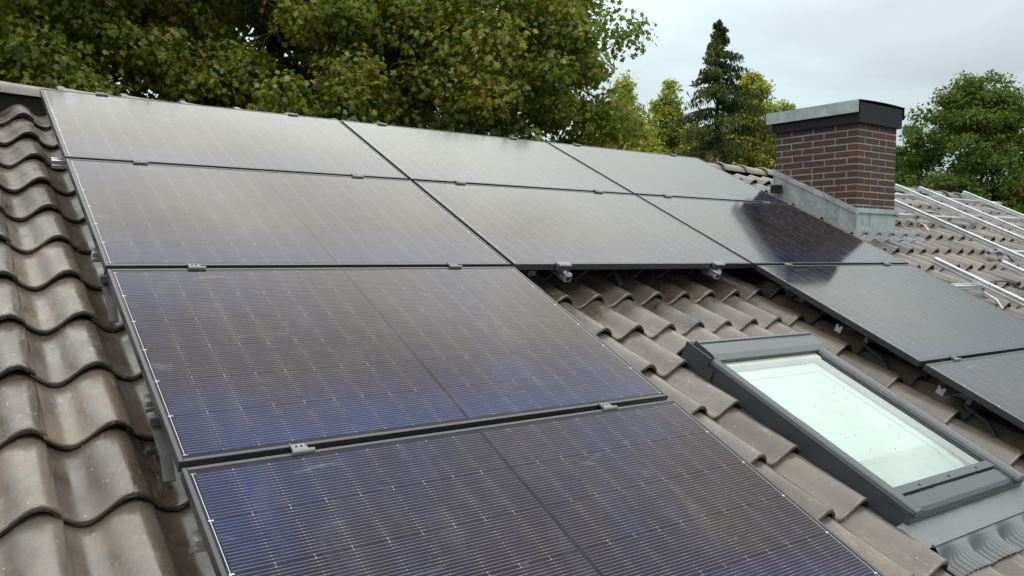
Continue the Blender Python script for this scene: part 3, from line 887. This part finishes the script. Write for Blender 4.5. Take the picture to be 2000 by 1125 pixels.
# ------------------------------------------------------------------ solar panels
def make_panel():
    root = empty('solar_module', (0, 0, 0), (PITCH, 0, 0))
    f = MB(); w = 0.0115; b = 0.0012
    # four frame bars with mitre-free butt joints, chamfered
    f.bbox(0, w, -PH, 0, -PT, 0, b); f.bbox(PW - w, PW, -PH, 0, -PT, 0, b)
    f.bbox(w + 0.0002, PW - w - 0.0002, -w, 0, -PT, -0.0003, b); f.bbox(w + 0.0002, PW - w - 0.0002, -PH, -PH + w, -PT, -0.0003, b)
    f.box(w + 0.001, w + 0.02, -PH + w, -w, -PT, -PT + 0.002); f.box(PW - w - 0.02, PW - w - 0.001, -PH + w, -w, -PT, -PT + 0.002)
    f.build('frame', M_FRAME, root)
    g = MB()
    g.add([(w - 0.001, -PH + w - 0.001, -0.002), (PW - w + 0.001, -PH + w - 0.001, -0.002), (PW - w + 0.001, -w + 0.001, -0.002), (w - 0.001, -w + 0.001, -0.002)], [(0, 1, 2, 3)])
    g.build('glass', M_CELL, root, uv=lambda c: (c.x, c.y + PH))
    k = MB()
    k.add([(w, -PH + w, -0.008), (PW - w, -PH + w, -0.008), (PW - w, -w, -0.008), (w, -w, -0.008)], [(0, 3, 2, 1)])
    k.build('back_sheet', M_DARK, root)
    return root
PANELS = [
    (0, 0, 'black solar panel in the ridge row at the left end of the array'),
    (1, 0, 'black solar panel in the middle of the ridge row, between two others'),
    (2, 0, 'black solar panel at the right end of the ridge row, nearest the chimney'),
    (0, 1, 'greyish solar panel in second row from the ridge, at left end beside the pantiles'),
    (1, 1, 'solar panel in second row directly above the open tiled gap over the roof window'),
    (2, 1, 'solar panel carrying the large dark mirror image of the brick chimney'),
    (0, 2, 'blue and brown solar panel in third row, left of the open tiled gap'),
    (2, 2, 'pale reflecting solar panel in third row, above and right of the roof window'),
    (0, 3, 'dark blue solar panel nearest the camera, cut by the bottom of the picture'),
    (2, 3, 'solar panel at right picture edge beside the roof window, only its upper left corner seen'),
]
proto = make_panel()
random.seed(8)
TILT = {(0, 2): -0.006, (0, 3): -0.004, (0, 1): 0.002, (1, 1): 0.001, (2, 2): 0.002}
for i, (c, r, lab) in enumerate(PANELS):
    o = proto if i == 0 else copy_tree(proto)
    o.location = W(c * CU, r * CV, random.uniform(-0.0008, 0.0008))
    o.rotation_euler = (PITCH + random.uniform(-.0006, .0006), random.uniform(-.0006, .0006), random.uniform(-.0006, .0006))
    tag(o, lab, 'solar panel', 'solar panels mounted on the roof')

# ------------------------------------------------------------------ rails
def rail_profile(w=0.040, h=0.040, slot=True):
    a = w / 2
    return [(-a, -h), (a, -h), (a, -h * 0.62), (a - 0.003, -h * 0.56), (a - 0.003, -h * 0.46), (a, -h * 0.40), (a, -0.002), (a - 0.002, 0),
            (0.009, 0), (0.007, -0.003), (0.007, -0.010), (-0.007, -0.010), (-0.007, -0.003), (-0.009, 0), (-a + 0.002, 0), (-a, -0.002), (-a, -h * 0.40), (-a + 0.003, -h * 0.46), (-a + 0.003, -h * 0.56), (-a, -h * 0.62)]
RP = rail_profile()
RPB = rail_profile(0.050, 0.048)
def slope_rail(u, v0, v1, h0, label, joint=None, prof=None, group='aluminium rails laid up the slope'):
    """hollow looking rail running down the slope from v0 to v1"""
    root = empty('mounting_rail', W(u, v0, h0), (PITCH, 0, 0))
    m = MB()
    segs = [(v0, v1)] if joint is None else [(v0, joint - 0.002), (joint + 0.002, v1)]
    for a, b in segs:
        m.prism(prof or RP, -(a - v0), -(b - v0), 1, 0)
        # dark hollow ends
        for e, s in ((a, 1), (b, -1)):
            y = -(e - v0) + s * 0.0012
            m.add([(-0.015, y, -0.036), (0.015, y, -0.036), (0.015, y, -0.014), (-0.015, y, -0.014)], [(0, 1, 2, 3)], 1)
    if joint:
        m.box(-0.017, 0.017, -(joint - v0) - 0.06, -(joint - v0) + 0.06, -0.034, -0.016, 0)
    m.build('rail_profile', [M_ALU, M_DARK], root)
    tag(root, label, 'mounting rail', group)
    return root
def cross_rail(u0, u1, v, h0, label, group='aluminium cross rails carrying the slope rails'):
    root = empty('cross_rail', W(u0, v, h0), (PITCH, 0, 0))
    m = MB()
    m.prism(RP, 0, u1 - u0, 0, 0)
    for e in ((-0.0012, u1 - u0 + 0.0012) if u0 < -0.02 or u0 > 5.2 else ()):
        m.add([(e, -0.015, -0.036), (e, 0.015, -0.036), (e, 0.015, -0.014), (e, -0.015, -0.014)], [(0, 1, 2, 3)], 1)
    m.build('rail_profile', [M_ALU, M_DARK], root)
    tag(root, label, 'cross rail', group)
    return root
GH = 'mounting rails hidden under the panels'
hr = -PT - 0.001
for c in range(3):
    for du in (0.305, 1.40):
        u = c * CU + du
        if c == 1:
            slope_rail(u, -0.06, 2.262, hr, 'aluminium rail with cut end above the tiled gap, %s of the two' % ('left' if du < 1 else 'right'))
        else:
            slope_rail(u, -0.06, 4.60, hr, 'aluminium slope rail running under the %s column of panels, %s' % ('leftmost' if c == 0 else 'rightmost', 'left of its pair' if du < 1 else 'right of its pair'))
ch = hr - 0.041
for (v, u0, u1) in ((0.30, 0.02, 5.1), (0.925, -0.034, 5.1), (1.93, -0.001, 5.1)):
    cross_rail(u0, u1, v, ch, {0.30: 'cross rail below the ridge row of panels', 0.925: 'cross rail whose dark open end sticks out left of the first panel joint', 1.93: 'cross rail ending flush under the left edge of the second panel'}[v])
for (v, lab) in ((2.93, 'cross rail under the third row left panel'), (3.515, 'cross rail under the nearest panel, its white end cap beside the pantiles')):
    cross_rail(0.0, 1.70, v, ch, lab)
for (v, lab) in ((2.84, 'cross rail with pale end under the panel right of the roof window, upper one'), (3.46, 'cross rail with pale end under the corner panel at right picture edge'), (4.1, 'cross rail under the right column of panels, lowest')):
    cross_rail(3.535, 5.15, v, ch, lab)
# bare rails right of the chimney, waiting for panels
slope_rail(5.87, 2.055, 5.4, -0.029, 'bare bright rail with a joint, beside the edge of the pale panel', prof=RPB, joint=2.52)
slope_rail(6.87, 2.115, 5.4, -0.029, 'short bare rail entering at the right picture edge among cables', prof=RPB)
slope_rail(7.455, 0.115, 5.2, -0.029, 'long bare rail starting behind the chimney, nearest to it', prof=RPB)
slope_rail(8.39, 0.10, 5.0, -0.029, 'long bare rail starting behind the chimney, second from it', prof=RPB)
slope_rail(8.90, 0.108, 5.0, -0.029, 'long bare rail starting at the ridge right of the chimney, middle of the far group', prof=RPB)
slope_rail(9.93, 0.11, 5.0, -0.029, 'long bare rail in front of the far tree, farthest right on the roof', prof=RPB)
c2 = -0.077
cross_rail(7.12, 8.75, 0.955, c2, 'bare cross rail with dark open end right of the chimney flashing')
cross_rail(8.75, 10.6, 0.86, c2, 'bare cross rail between the far slope rails, lower level')
cross_rail(7.3, 8.72, 0.32, c2, 'bare cross rail at the ridge just right of the chimney')
cross_rail(8.75, 10.55, 0.31, c2, 'bare cross rail at the ridge under the farthest slope rail')
cross_rail(7.30, 9.3, 1.80, c2, 'bare cross rail with dark end and black cable tie, right picture edge')
cross_rail(5.52, 6.05, 2.42, c2, 'short cross rail under the jointed bare rail beside the pale panel')
cross_rail(6.55, 8.6, 2.48, c2, 'bare cross rail beside the red cable at the right picture edge')

# ------------------------------------------------------------------ roof hooks
def hook(u, v, label, mat_=None):
    """flat steel hook: foot plate under a tile, arm down the slope, up to the cross rail"""
    root = empty('roof_hook', W(u, v, -0.15), (PITCH, 0, 0))
    m = MB(); w = 0.016
    # arm: side profile (y up slope, z) thick 6 mm, from under the tile above over the trough, up to the rail
    c = [(-0.125, -0.030), (-0.060, 0.008), (0.045, 0.018), (0.062, 0.030), (0.064, 0.062)]
    th = 0.0035
    P1, P2 = [], []
    for i, (y, z) in enumerate(c):
        a = c[max(0, i - 1)]; b = c[min(len(c) - 1, i + 1)]
        d = Vector((b[0] - a[0], b[1] - a[1])).normalized(); nrm = (-d.y, d.x)
        P1.append((y + nrm[0] * th, z + nrm[1] * th)); P2.append((y - nrm[0] * th, z - nrm[1] * th))
    prof = P1 + P2[::-1]
    m.prism(prof, -w, w, 0, 0)
    m.build('hook_arm', mat_ or M_STEEL, root)
    b = MB()
    b.box(-0.024, 0.024, 0.040, 0.058, 0.040, 0.066)
    b.box(-0.010, 0.010, 0.0585, 0.066, 0.045, 0.073)
    b.cyl((0.0, 0.049), 0.008, 0.066, 0.074, 6)
    b.build('bolt', M_CLAMP, root)
    tag(root, label, 'roof hook', 'steel roof hooks')
    return root
def trough(u):
    k = round((u - (CREST0 + 0.099)) / TP); return CREST0 + 0.099 + k * TP
hk = [(0.012, 2.17, 'steel roof hook under the left panel corner at the second panel joint'),
      (0.012, 3.06, 'pale bent roof hook showing under the left edge of the third row panel'),
      (2.62, 1.99, 'roof hook in deep shade above the tiled gap, between the two rail ends'),
      (1.95, 2.16, 'roof hook in deep shade behind the left rail end of the tiled gap'),
      (3.62, 3.02, 'bent roof hook in shade under the panel right of the roof window'),
      (3.66, 3.62, 'bent roof hook in shade under the corner panel at right picture edge')]
for u, v, lab in hk: hook(trough(u), v, lab, M_HOOK_SHADED)
for u, v, lab in [(7.36, 1.02, 'pale roof hook on the bare tiles just right of the chimney flashing'),
                  (8.19, 1.02, 'pale roof hook between the two long bare rails right of the chimney'),
                  (7.76, 0.37, 'pale roof hook near the ridge behind the chimney, beside a bare rail'),
                  (5.88, 2.50, 'pale bent roof hook below the jointed bare rail beside the pale panel'),
                  (9.0, 0.92, 'roof hook under the bare rail at the middle of the far group'),
                  (9.55, 0.36, 'roof hook near the ridge left of the farthest bare rail'),
                  (6.95, 2.55, 'roof hook among the cables at the right picture edge'),
                  (7.55, 1.88, 'dark bolted roof hook with cable tie near the right picture edge')]:
    hook(trough(u), v, lab)

# ------------------------------------------------------------------ clamps
def make_clamp():
    root = empty('panel_clamp', (0, 0, 0), (PITCH, 0, 0))
    m = MB()
    # upper tab across the gap (trapezoid with two holes) and rounded lower lip
    z = 0.0015
    m.add([(-0.030, 0.016, z), (0.012, 0.016, z), (0.020, -0.012, z), (-0.030, -0.012, z), (-0.030, 0.016, z + 0.004), (0.012, 0.016, z + 0.004), (0.020, -0.012, z + 0.006), (-0.030, -0.012, z + 0.006)],
          [(3, 2, 1, 0), (4, 5, 6, 7), (0, 1, 5, 4), (1, 2, 6, 5), (2, 3, 7, 6), (3, 0, 4, 7)])
    m.prism([(-0.012, z), (-0.012, z + 0.008), (-0.016, z + 0.010), (-0.021, z + 0.008), (-0.024, z + 0.003), (-0.024, z)], -0.036, 0.036, 0)
    m.box(-0.034, -0.031, -0.011, 0.018, z, z + 0.010)
    m.box(-0.020, 0.020, -0.009, 0.009, -0.034, z)
    m.build('clamp_plate', M_CLAMP, root)
    b = MB()
    for x in (-0.016, 0.0):
        b.cyl((x, 0.004), 0.0038, z + 0.0052, z + 0.0068, 8, 1)
    b.build('bolt_hole', [M_CLAMP, M_DARK], root)
    return root
cl0 = make_clamp(); n = 0
CLN = {0: 'left', 1: 'right'}
COLN = ['left', 'middle', 'right']
ROWN = ['between first and second row', 'between second and third row', 'between third and fourth row']
for r in range(1, 4):
    for c in range(3):
        if c == 1 and r >= 2: continue
        for s, du in enumerate((0.305, 1.395)):
            o = cl0 if n == 0 else copy_tree(cl0); n += 1
            o.location = W(c * CU + du + random.uniform(-.01, .01), r * CV - 0.0135, 0.0); o.scale = (0.86, 0.92, 0.8)
            tag(o, 'grey clamp %s, %s column of panels, %s of its pair' % (ROWN[r - 1], COLN[c], CLN[s]), 'clamp', 'clamps in the joints between panels')
for c in range(3):
    for s, du in enumerate((0.305, 1.415)):
        o = copy_tree(cl0)
        o.location = W(c * CU + du, -0.012, 0.0)
        tag(o, 'grey clamp on the ridge side panel edge, %s column, %s of its pair' % (COLN[c], CLN[s]), 'clamp', 'clamps on the top edge along the ridge')
for s, du in enumerate((0.288, 1.42)):
    root = empty('end_clamp', W(CU + du, 2 * CV - 0.023, 0.0), (PITCH, 0, 0))
    m = MB()
    m.prism([(0.012, 0.0015), (0.012, 0.007), (-0.016, 0.007), (-0.022, 0.003), (-0.022, -0.004), (-0.004, -0.004), (-0.004, 0.0015)], -0.036, 0.040, 0)
    m.box(-0.042, -0.028, -0.012, 0.012, -0.006, 0.006); m.box(-0.040, -0.034, -0.014, -0.002, -0.022, -0.0062)
    m.build('clamp_plate', M_CLAMP, root)
    k = MB(); k.box(-0.036, 0.038, -0.016, -0.006, -0.031, -0.0045); k.build('black_spacer', M_FRAME, root)
    k = MB(); k.box(0.002, 0.026, -0.026, -0.017, -0.068, -0.036); k.box(-0.002, 0.018, -0.022, -0.0165, -0.0355, -0.026); k.build('rail_end_cap', M_ALU, root)
    tag(root, 'end clamp on the panel edge above the open tiled gap, %s' % ('left of the two' if s == 0 else 'right of the two'), 'clamp', 'end clamps above the tiled gap')

# ------------------------------------------------------------------ cables
def cable(name, pts, r, m, label):
    mb = MB()
    # Catmull-Rom
    P = [W(*p) for p in pts]; out = []
    for i in range(len(P) - 1):
        p0, p1, p2, p3 = P[max(0, i - 1)], P[i], P[i + 1], P[min(len(P) - 1, i + 2)]
        for k in range(8):
            t = k / 8
            out.append(0.5 * ((2 * p1) + (p2 - p0) * t + (2 * p0 - 5 * p1 + 4 * p2 - p3) * t * t + (3 * p1 - p0 - 3 * p2 + p3) * t ** 3))
    out.append(P[-1])
    mb.tube(out, r, 7)
    tag(mb.build(name, m), label, 'cable')
cable('solar_cable', [(6.55, 2.52, -0.10), (6.72, 2.50, -0.05), (6.88, 2.54, -0.055), (7.05, 2.62, -0.09), (7.3, 2.75, -0.115)], 0.0042, M_CABLER, 'red solar cable looped over the tiles at the right picture edge')
cable('solar_cable', [(6.05, 2.38, -0.11), (6.2, 2.40, -0.07), (6.35, 2.43, -0.065), (6.5, 2.49, -0.10), (6.7, 2.58, -0.07), (6.95, 2.70, -0.11)], 0.0055, M_CABLE, 'black solar cable lying beside the red one near the jointed rail')
cable('solar_cable', [(6.02, 2.86, -0.10), (6.06, 2.96, -0.075), (6.10, 3.1, -0.10), (6.15, 3.3, -0.12)], 0.0055, M_CABLE, 'black solar cable below the jointed bare rail at the picture edge')
cable('solar_cable', [(7.92, 0.78, -0.115), (8.0, 0.86, -0.08), (8.05, 0.97, -0.10), (8.0, 1.1, -0.125)], 0.005, M_CABLE, 'thin black cable crossing the cross rail behind the chimney')
cable('cable_tie', [(7.40, 1.78, -0.11), (7.43, 1.80, -0.068), (7.47, 1.86, -0.075), (7.50, 1.95, -0.12)], 0.006, M_CABLE, 'black cable tie around the bare cross rail end at right')
cable('cable_tie', [(6.62, 2.47, -0.075), (6.63, 2.46, -0.02), (6.66, 2.42, 0.03)], 0.0022, M_CABLE, 'thin black cable tie end sticking up beside the red cable')
cable('solar_cable', [(7.35, 1.90, -0.10), (7.5, 1.84, -0.07), (7.66, 1.86, -0.09), (7.9, 1.98, -0.12)], 0.0055, M_CABLE, 'black solar cable beside the dark cross rail end under the long bare rail')

# ------------------------------------------------------------------ trees
def leaves_mesh(name, C, Nn, D, S, tint, mat_, parent, kind='palmate', loc=(0, 0, 0)):
    """C centres (N,3), Nn normals, D tip directions, S sizes"""
    n = len(C)
    Nn = Nn / np.linalg.norm(Nn, axis=1, keepdims=True)
    D = D - (D * Nn).sum(1, keepdims=True) * Nn
    D = D / (np.linalg.norm(D, axis=1, keepdims=True) + 1e-9)
    B = np.cross(D, Nn)
    if kind == 'palmate':
        half = np.array([(0, 0), (.38, .03), (.28, .31), (.54, .55), (.21, .66), (0, 1.03)])
        tm = np.concatenate([half, half * np.array([-1, 1])]); z = -0.42 * np.abs(tm[:, 0]) - 0.30 * tm[:, 1] ** 2
        fc = np.array([[0, 1, 2, 3, 4, 5], [11, 10, 9, 8, 7, 6]])
    elif kind == 'oval':
        tm = np.array([(0, 0), (.30, .40), (.20, .78), (0, 1.0), (-.22, .74), (-.30, .36)]); z = -0.35 * np.abs(tm[:, 0]) - .1 * tm[:, 1]
        fc = np.array([[0, 1, 2, 3, 4, 5]])
    else:   # needle spray
        tm = np.array([(0, 0), (.13, .25), (.09, .65), (0, 1.0), (-.10, .6), (-.13, .2)]); z = -0.2 * tm[:, 1] ** 2
        fc = np.array([[0, 1, 2, 3, 4, 5]])
    m = len(tm)
    tm = tm - np.array([0, 0.5])
    V = C[:, None, :] + S[:, None, None] * (tm[None, :, 0:1] * B[:, None, :] + tm[None, :, 1:2] * D[:, None, :] + z[None, :, None] * Nn[:, None, :])
    F = (np.arange(n) * m)[:, None, None] + fc[None]
    return np_mesh(name, V.reshape(-1, 3), F.reshape(-1, fc.shape[1]), fc.shape[1], mat_, np.repeat(tint, len(fc)), False, parent, loc)

def limb_path(rs, p0, p1, bend=0.12, n=6, sag=0.0):
    p0 = np.array(p0); p1 = np.array(p1); L = np.linalg.norm(p1 - p0)
    off = rs.normal(0, bend * L, 3); off2 = rs.normal(0, bend * L * .5, 3)
    return [tuple(p0 + (p1 - p0) * t + off * math.sin(math.pi * t) + off2 * math.sin(2 * math.pi * t) - np.array([0, 0, sag * L * t * t])) for t in np.linspace(0, 1, n)]

def broadleaf(name, label, group, base, height, crown_lo, rx, ry, seed, nclump, per, leaf, mat_, kind='palmate', trunk_r=0.22, clump_r=0.55, lean=(0, 0), shell=0.55, topshape=1.0, droop=0.3, bark=None, tintbias=0.0, TT=0.80, yellow_low=0.0, hi=1e9):
    """tapered trunk + limbs + twigs that end in clumps of single leaves"""
    rs = np.random.default_rng(seed)
    root = empty(name, base)
    tag(root, label, 'tree', group)
    H = height; zc = (crown_lo + H) / 2; rz = (H - crown_lo) / 2
    top = np.array([lean[0], lean[1], H * TT])
    # clump centres in a lumpy ellipsoid
    cs = []
    lump = rs.normal(0, 1, (16, 3)); lump /= np.linalg.norm(lump, axis=1, keepdims=True)
    la = rs.uniform(-0.30, 0.26, 16)
    while len(cs) < nclump:
        d = rs.normal(0, 1, 3); d /= np.linalg.norm(d)
        r = rs.random() ** (1 / 3.0)
        if r < shell and rs.random() < 0.6: continue
        k = 1 + sum(a * max(0, float(d @ l)) ** 6 for a, l in zip(la, lump))
        z = d[2] * r * rz * (k if topshape == 1 else 1)
        zz = zc + z
        w = 1.0
        if topshape != 1.0:
            tt = (zz - crown_lo) / (H - crown_lo); w = max(0.05, (1 - tt)) ** topshape * 1.6 if tt > 0.35 else 1.0
            w = min(w, 1.0)
        cs.append((lean[0] * zz / H + d[0] * r * rx * k * w, lean[1] * zz / H + d[1] * r * ry * k * w, zz))
    cs = np.array(cs)
    # wood
    wb = MB()
    trunk = limb_path(rs, (0, 0, 0), top, 0.015, 10)
    tr = [trunk_r * (1 - 0.93 * t) + 0.012 for t in np.linspace(0, 1, 10)]
    wb.tube(trunk, tr, 9)
    T_ = np.array(trunk)
    nl = max(7, int(nclump / 14))
    idx = rs.choice(len(cs), min(nl, len(cs)), replace=False)
    limbs = []
    for i in idx:
        c = cs[i]
        zt = max(crown_lo * 0.75, c[2] - np.hypot(c[0], c[1]) * rs.uniform(0.5, 1.1) - 0.3)
        t = np.clip(zt / (H * TT), 0.12, 0.95); p0 = np.array([np.interp(t * 9, range(10), T_[:, j]) for j in range(3)])
        pth = limb_path(rs, p0, c, 0.07, 7, -0.05)
        r0 = trunk_r * (1 - 0.9 * t) * 0.48 + 0.01
        wb.tube(pth, [r0 * (1 - 0.85 * s) + 0.006 for s in np.linspace(0, 1, 7)], 6)
        limbs.append(np.array(pth))
    LP = np.concatenate([l[2:] for l in limbs])
    for c in cs:
        dd = np.linalg.norm(LP - c, axis=1); p0 = LP[int(np.argmin(dd + rs.random(len(dd)) * .15))]
        if np.linalg.norm(p0 - c) < 0.05: continue
        wb.tube(limb_path(rs, p0, c, 0.09, 4, 0.05), [0.017, 0.013, 0.009, 0.005], 4, cap=False)
    wb.build('trunk', bark or M_BARK, root)
    # leaves
    C = []; Nn = []; D = []; S_ = []; T__ = []
    for c in cs:
        k = max(6, int(per * rs.uniform(0.6, 1.4) * (0.34 if c[2] > hi else 1.0)))
        rr = clump_r * rs.uniform(0.7, 1.25)
        q = rs.normal(0, 1, (k, 3)); q /= np.linalg.norm(q, axis=1, keepdims=True)
        q *= (rs.random((k, 1)) ** 0.45) * rr * np.array([1, 1, 0.72])
        pos = c + q
        out = q / (np.linalg.norm(q, axis=1, keepdims=True) + 1e-6)
        nr = out * 0.6 + np.array([0, 0, 0.55]) + rs.normal(0, 0.55, (k, 3))
        dr = out * np.array([1, 1, .3]) + np.array([0, 0, -droop]) + rs.normal(0, 0.5, (k, 3))
        ct = rs.normal(0, 0.10)
        low = yellow_low * np.clip(1 - (c[2] - crown_lo) / (0.6 * (H - crown_lo)), 0, 1)
        C.append(pos); Nn.append(nr); D.append(dr); S_.append(leaf * rs.uniform(0.5, 1.25, k) * (1.35 if c[2] > hi else 1.0))
        t = np.clip(rs.beta(2.0, 3.4, k) + ct + tintbias + low, 0, 1)
        hot = rs.random(k) < 0.035
        t[hot] = rs.uniform(0.8, 1.0, hot.sum())
        T__.append(t)
    leaves_mesh('crown', np.concatenate(C), np.concatenate(Nn), np.concatenate(D), np.concatenate(S_), np.concatenate(T__), mat_, root, kind)
    return root

M_PLANE = leaf_material('plane_leaf', [(0.0, (0.062, 0.104, 0.018)), (0.35, (0.155, 0.195, 0.029)), (0.6, (0.265, 0.265, 0.040)), (0.8, (0.19, 0.155, 0.035)), (1.0, (0.25, 0.13, 0.04))], 0.45, 0.02)
M_YELL = leaf_material('yellow_green_leaf', [(0.0, (0.135, 0.180, 0.022)), (0.4, (0.265, 0.305, 0.032)), (0.7, (0.45, 0.39, 0.04)), (1.0, (0.48, 0.35, 0.04))], 0.45, 0.05)
M_OAK = leaf_material('oak_leaf', [(0.0, (0.036, 0.072, 0.016)), (0.4, (0.080, 0.130, 0.024)), (0.7, (0.135, 0.175, 0.032)), (0.88, (0.19, 0.15, 0.04)), (1.0, (0.32, 0.16, 0.035))], 0.40, 0.015)
M_CONI = leaf_material('conifer_spray', [(0.0, (0.022, 0.046, 0.013)), (0.5, (0.050, 0.080, 0.020)), (0.8, (0.095, 0.085, 0.028)), (1.0, (0.24, 0.14, 0.05))], 0.3, 0.012)

def base_at(px, dist):
    p = spot(px, 480, dist); return Vector((p.x, p.y, GROUND))
CZ = CAMP.z - GROUND                    # camera height over the ground
GP = 'tall plane trees standing behind the house'
PL = [(-130, 13.8, 12.8, 'tall plane tree with dense brownish green crown, leftmost behind the ridge', 31, 3.0),
      (270, 14.8, 13.3, 'tall plane tree with dark stem behind the first panel of the ridge row', 32, 2.7),
      (640, 14.2, 11.8, 'tall plane tree with lighter green leaves, third from left behind the ridge', 33, 2.7),
      (942, 14.8, 11.3, 'tall plane tree at the right end of the row, its crown edge against the sky', 34, 2.35)]
for px, dist, Ht, lab, seed, rx in PL:
    broadleaf('plane_tree', lab, GP, base_at(px, dist), Ht, CZ - 0.8, rx, 2.6, seed, 255, 350, 0.098, M_PLANE, 'palmate', 0.24, 0.56, shell=0.45, droop=0.45, hi=CZ + 4.7)
GF = 'yellowing tall trees beyond the plane trees'
def hornbeam(lab, px, d, top, r, seed, n, yl, tb, ts=0.7):
    broadleaf('hornbeam_tree', lab, GF, base_at(px, d), CZ + top, CZ - 1.8, r, r * 0.9, seed, n, 100, 0.150, M_YELL, 'oval', 0.16, 0.42, topshape=ts, droop=0.1, yellow_low=yl, tintbias=tb)
hornbeam('yellow green upright tree next to the plane tree edge', 1215, 33, 6.9, 1.9, 41, 330, 0.30, 0.02)
hornbeam('green upright tree with feathery top left of the conifer', 1300, 36, 7.6, 2.1, 42, 360, 0.18, -0.06)
hornbeam('yellow bushy tree low between the plane tree and the green upright tree', 1250, 30, 4.6, 1.9, 43, 300, 0.35, 0.10)
hornbeam('low green bushy tree close against the left side of the conifer', 1350, 38, 6.0, 1.8, 46, 280, 0.15, -0.05)
hornbeam('bright green tree rising right behind the conifer', 1464, 36, 7.8, 2.5, 44, 480, 0.12, -0.04, 0.62)
hornbeam('green tree half hidden by the left edge of the chimney cap', 1525, 37, 6.6, 2.2, 47, 340, 0.14, -0.02, 0.6)
broadleaf('oak_tree', 'large round green oak with orange tinged clumps right of the chimney', None, base_at(1905, 36), CZ + 6.9, CZ - 1.4, 3.7, 3.6, 45, 560, 190, 0.135, M_OAK, 'oval', 0.34, 0.52, lean=(-0.2, 0), shell=0.45, droop=0.3, TT=0.6, topshape=0.42)

def conifer(px, dist, top_z, seed, label):
    rs = np.random.default_rng(seed)
    root = empty('conifer_tree', base_at(px, dist)); tag(root, label, 'tree')
    wb = MB(); H = CZ + top_z
    wb.tube([(0, 0, 0), (0.05, 0, H * .4), (0, 0.04, H * .7), (0.03, 0, H * 0.99)], [0.22, 0.16, 0.085, 0.012], 8)
    C = []; Nn = []; D = []; S_ = []; T_ = []
    z = CZ - 2.5
    while z < H - 0.1:
        rel = (H - z)
        nb = 4 if rel > 1 else 3
        for b in range(nb):
            a = rs.uniform(0, 2 * math.pi)
            L = (0.12 + 0.52 * rel ** 0.86) * rs.uniform(0.50, 1.22)
            L = min(L, 3.0)
            up = rs.uniform(0.0, 0.35)
            pts = []
            for t in np.linspace(0, 1, 7):
                r = L * t
                zz = z + up * L * t - (0.20 + 0.32 * min(1, rel / 6)) * L * t ** 2 + 0.12 * L * max(0, t - .7)
                pts.append((math.cos(a) * r, math.sin(a) * r, zz))
            wb.tube(pts, [0.028 * (1 - .8 * t) * min(1, .35 + rel / 5) + .003 for t in np.linspace(0, 1, 7)], 4, cap=False)
            P = np.array(pts)
            k = int(26 + 105 * L)
            t = rs.random(k) ** 0.75
            pos = np.stack([np.interp(t * 6, range(7), P[:, j]) for j in range(3)], 1)
            side = np.array([-math.sin(a), math.cos(a), 0])
            pos += side[None] * rs.normal(0, 0.11 * L ** .5, (k, 1)) + np.stack([np.zeros(k), np.zeros(k), -rs.random(k) * (0.10 + 0.24 * min(1, rel / 4))], 1)
            C.append(pos)
            Nn.append(np.array([math.cos(a), math.sin(a), .4]) + rs.normal(0, .5, (k, 3)))
            D.append(np.array([math.cos(a) * .6, math.sin(a) * .6, -0.8]) + rs.normal(0, .45, (k, 3)))
            S_.append(rs.uniform(0.10, 0.27, k))
            tt = np.clip(rs.beta(2, 3, k) * .9 + rs.normal(0, .05), 0, 1)
            hot = (t > .7) & (rs.random(k) < .24); tt[hot] = rs.uniform(.70, 1, hot.sum()); T_.append(tt)
        z += 0.15 + 0.03 * min(rel, 4)
    wb.build('trunk', M_BARKR, root)
    leaves_mesh('crown', np.concatenate(C), np.concatenate(Nn), np.concatenate(D), np.concatenate(S_), np.concatenate(T_), M_CONI, root, 'needle')
conifer(1397, 30, 8.3, 61, 'dark pointed conifer with drooping brownish sprays left of the chimney')

# ------------------------------------------------------------------ distant house with red roof
def far_house():
    p = spot(1908, 372, 62)
    root = empty('far_house', Vector((p.x, p.y, GROUND)))
    tag(root, 'distant house with a red tiled roof behind the oak trunk', 'house')
    m, nt, out = mat('red_roof'); g = G(nt)
    b = N(nt, 'ShaderNodeBsdfPrincipled'); b.inputs['Roughness'].default_value = 0.8
    P = N(nt, 'ShaderNodeTexCoord').outputs['Object']
    bt = N(nt, 'ShaderNodeTexBrick', i_Scale=3.2); bt.inputs['Color1'].default_value = (0.36, 0.15, 0.11, 1); bt.inputs['Color2'].default_value = (0.27, 0.10, 0.075, 1); bt.inputs['Mortar'].default_value = (0.12, 0.06, 0.05, 1)
    nt.links.new(g.mapping(P, (1, 1, 1), (math.pi / 2, 0, 0)), bt.inputs['Vector']); nt.links.new(bt.outputs[0], b.inputs['Base Color']); nt.links.new(b.outputs[0], out.inputs[0])
    zt = p.z - GROUND + 0.35; w = MB()
    a = 4.2; ze = zt - 3.0
    w.prism([(-a + 0.4, 0), (a - 0.4, 0), (a - 0.4, ze + 0.15), (0, zt - 0.25), (-a + 0.4, ze + 0.15)], -3.0, 3.0, 0)
    w.build('wall', M_WALL, root)
    r = MB()
    r.prism([(0, zt), (a, ze), (a, ze - 0.18), (0, zt - 0.2), (-a, ze - 0.18), (-a, ze)], -3.4, 3.4, 0)
    r.build('roof', m, root)
    root.rotation_euler = (0, 0, math.radians(-25))
far_house()
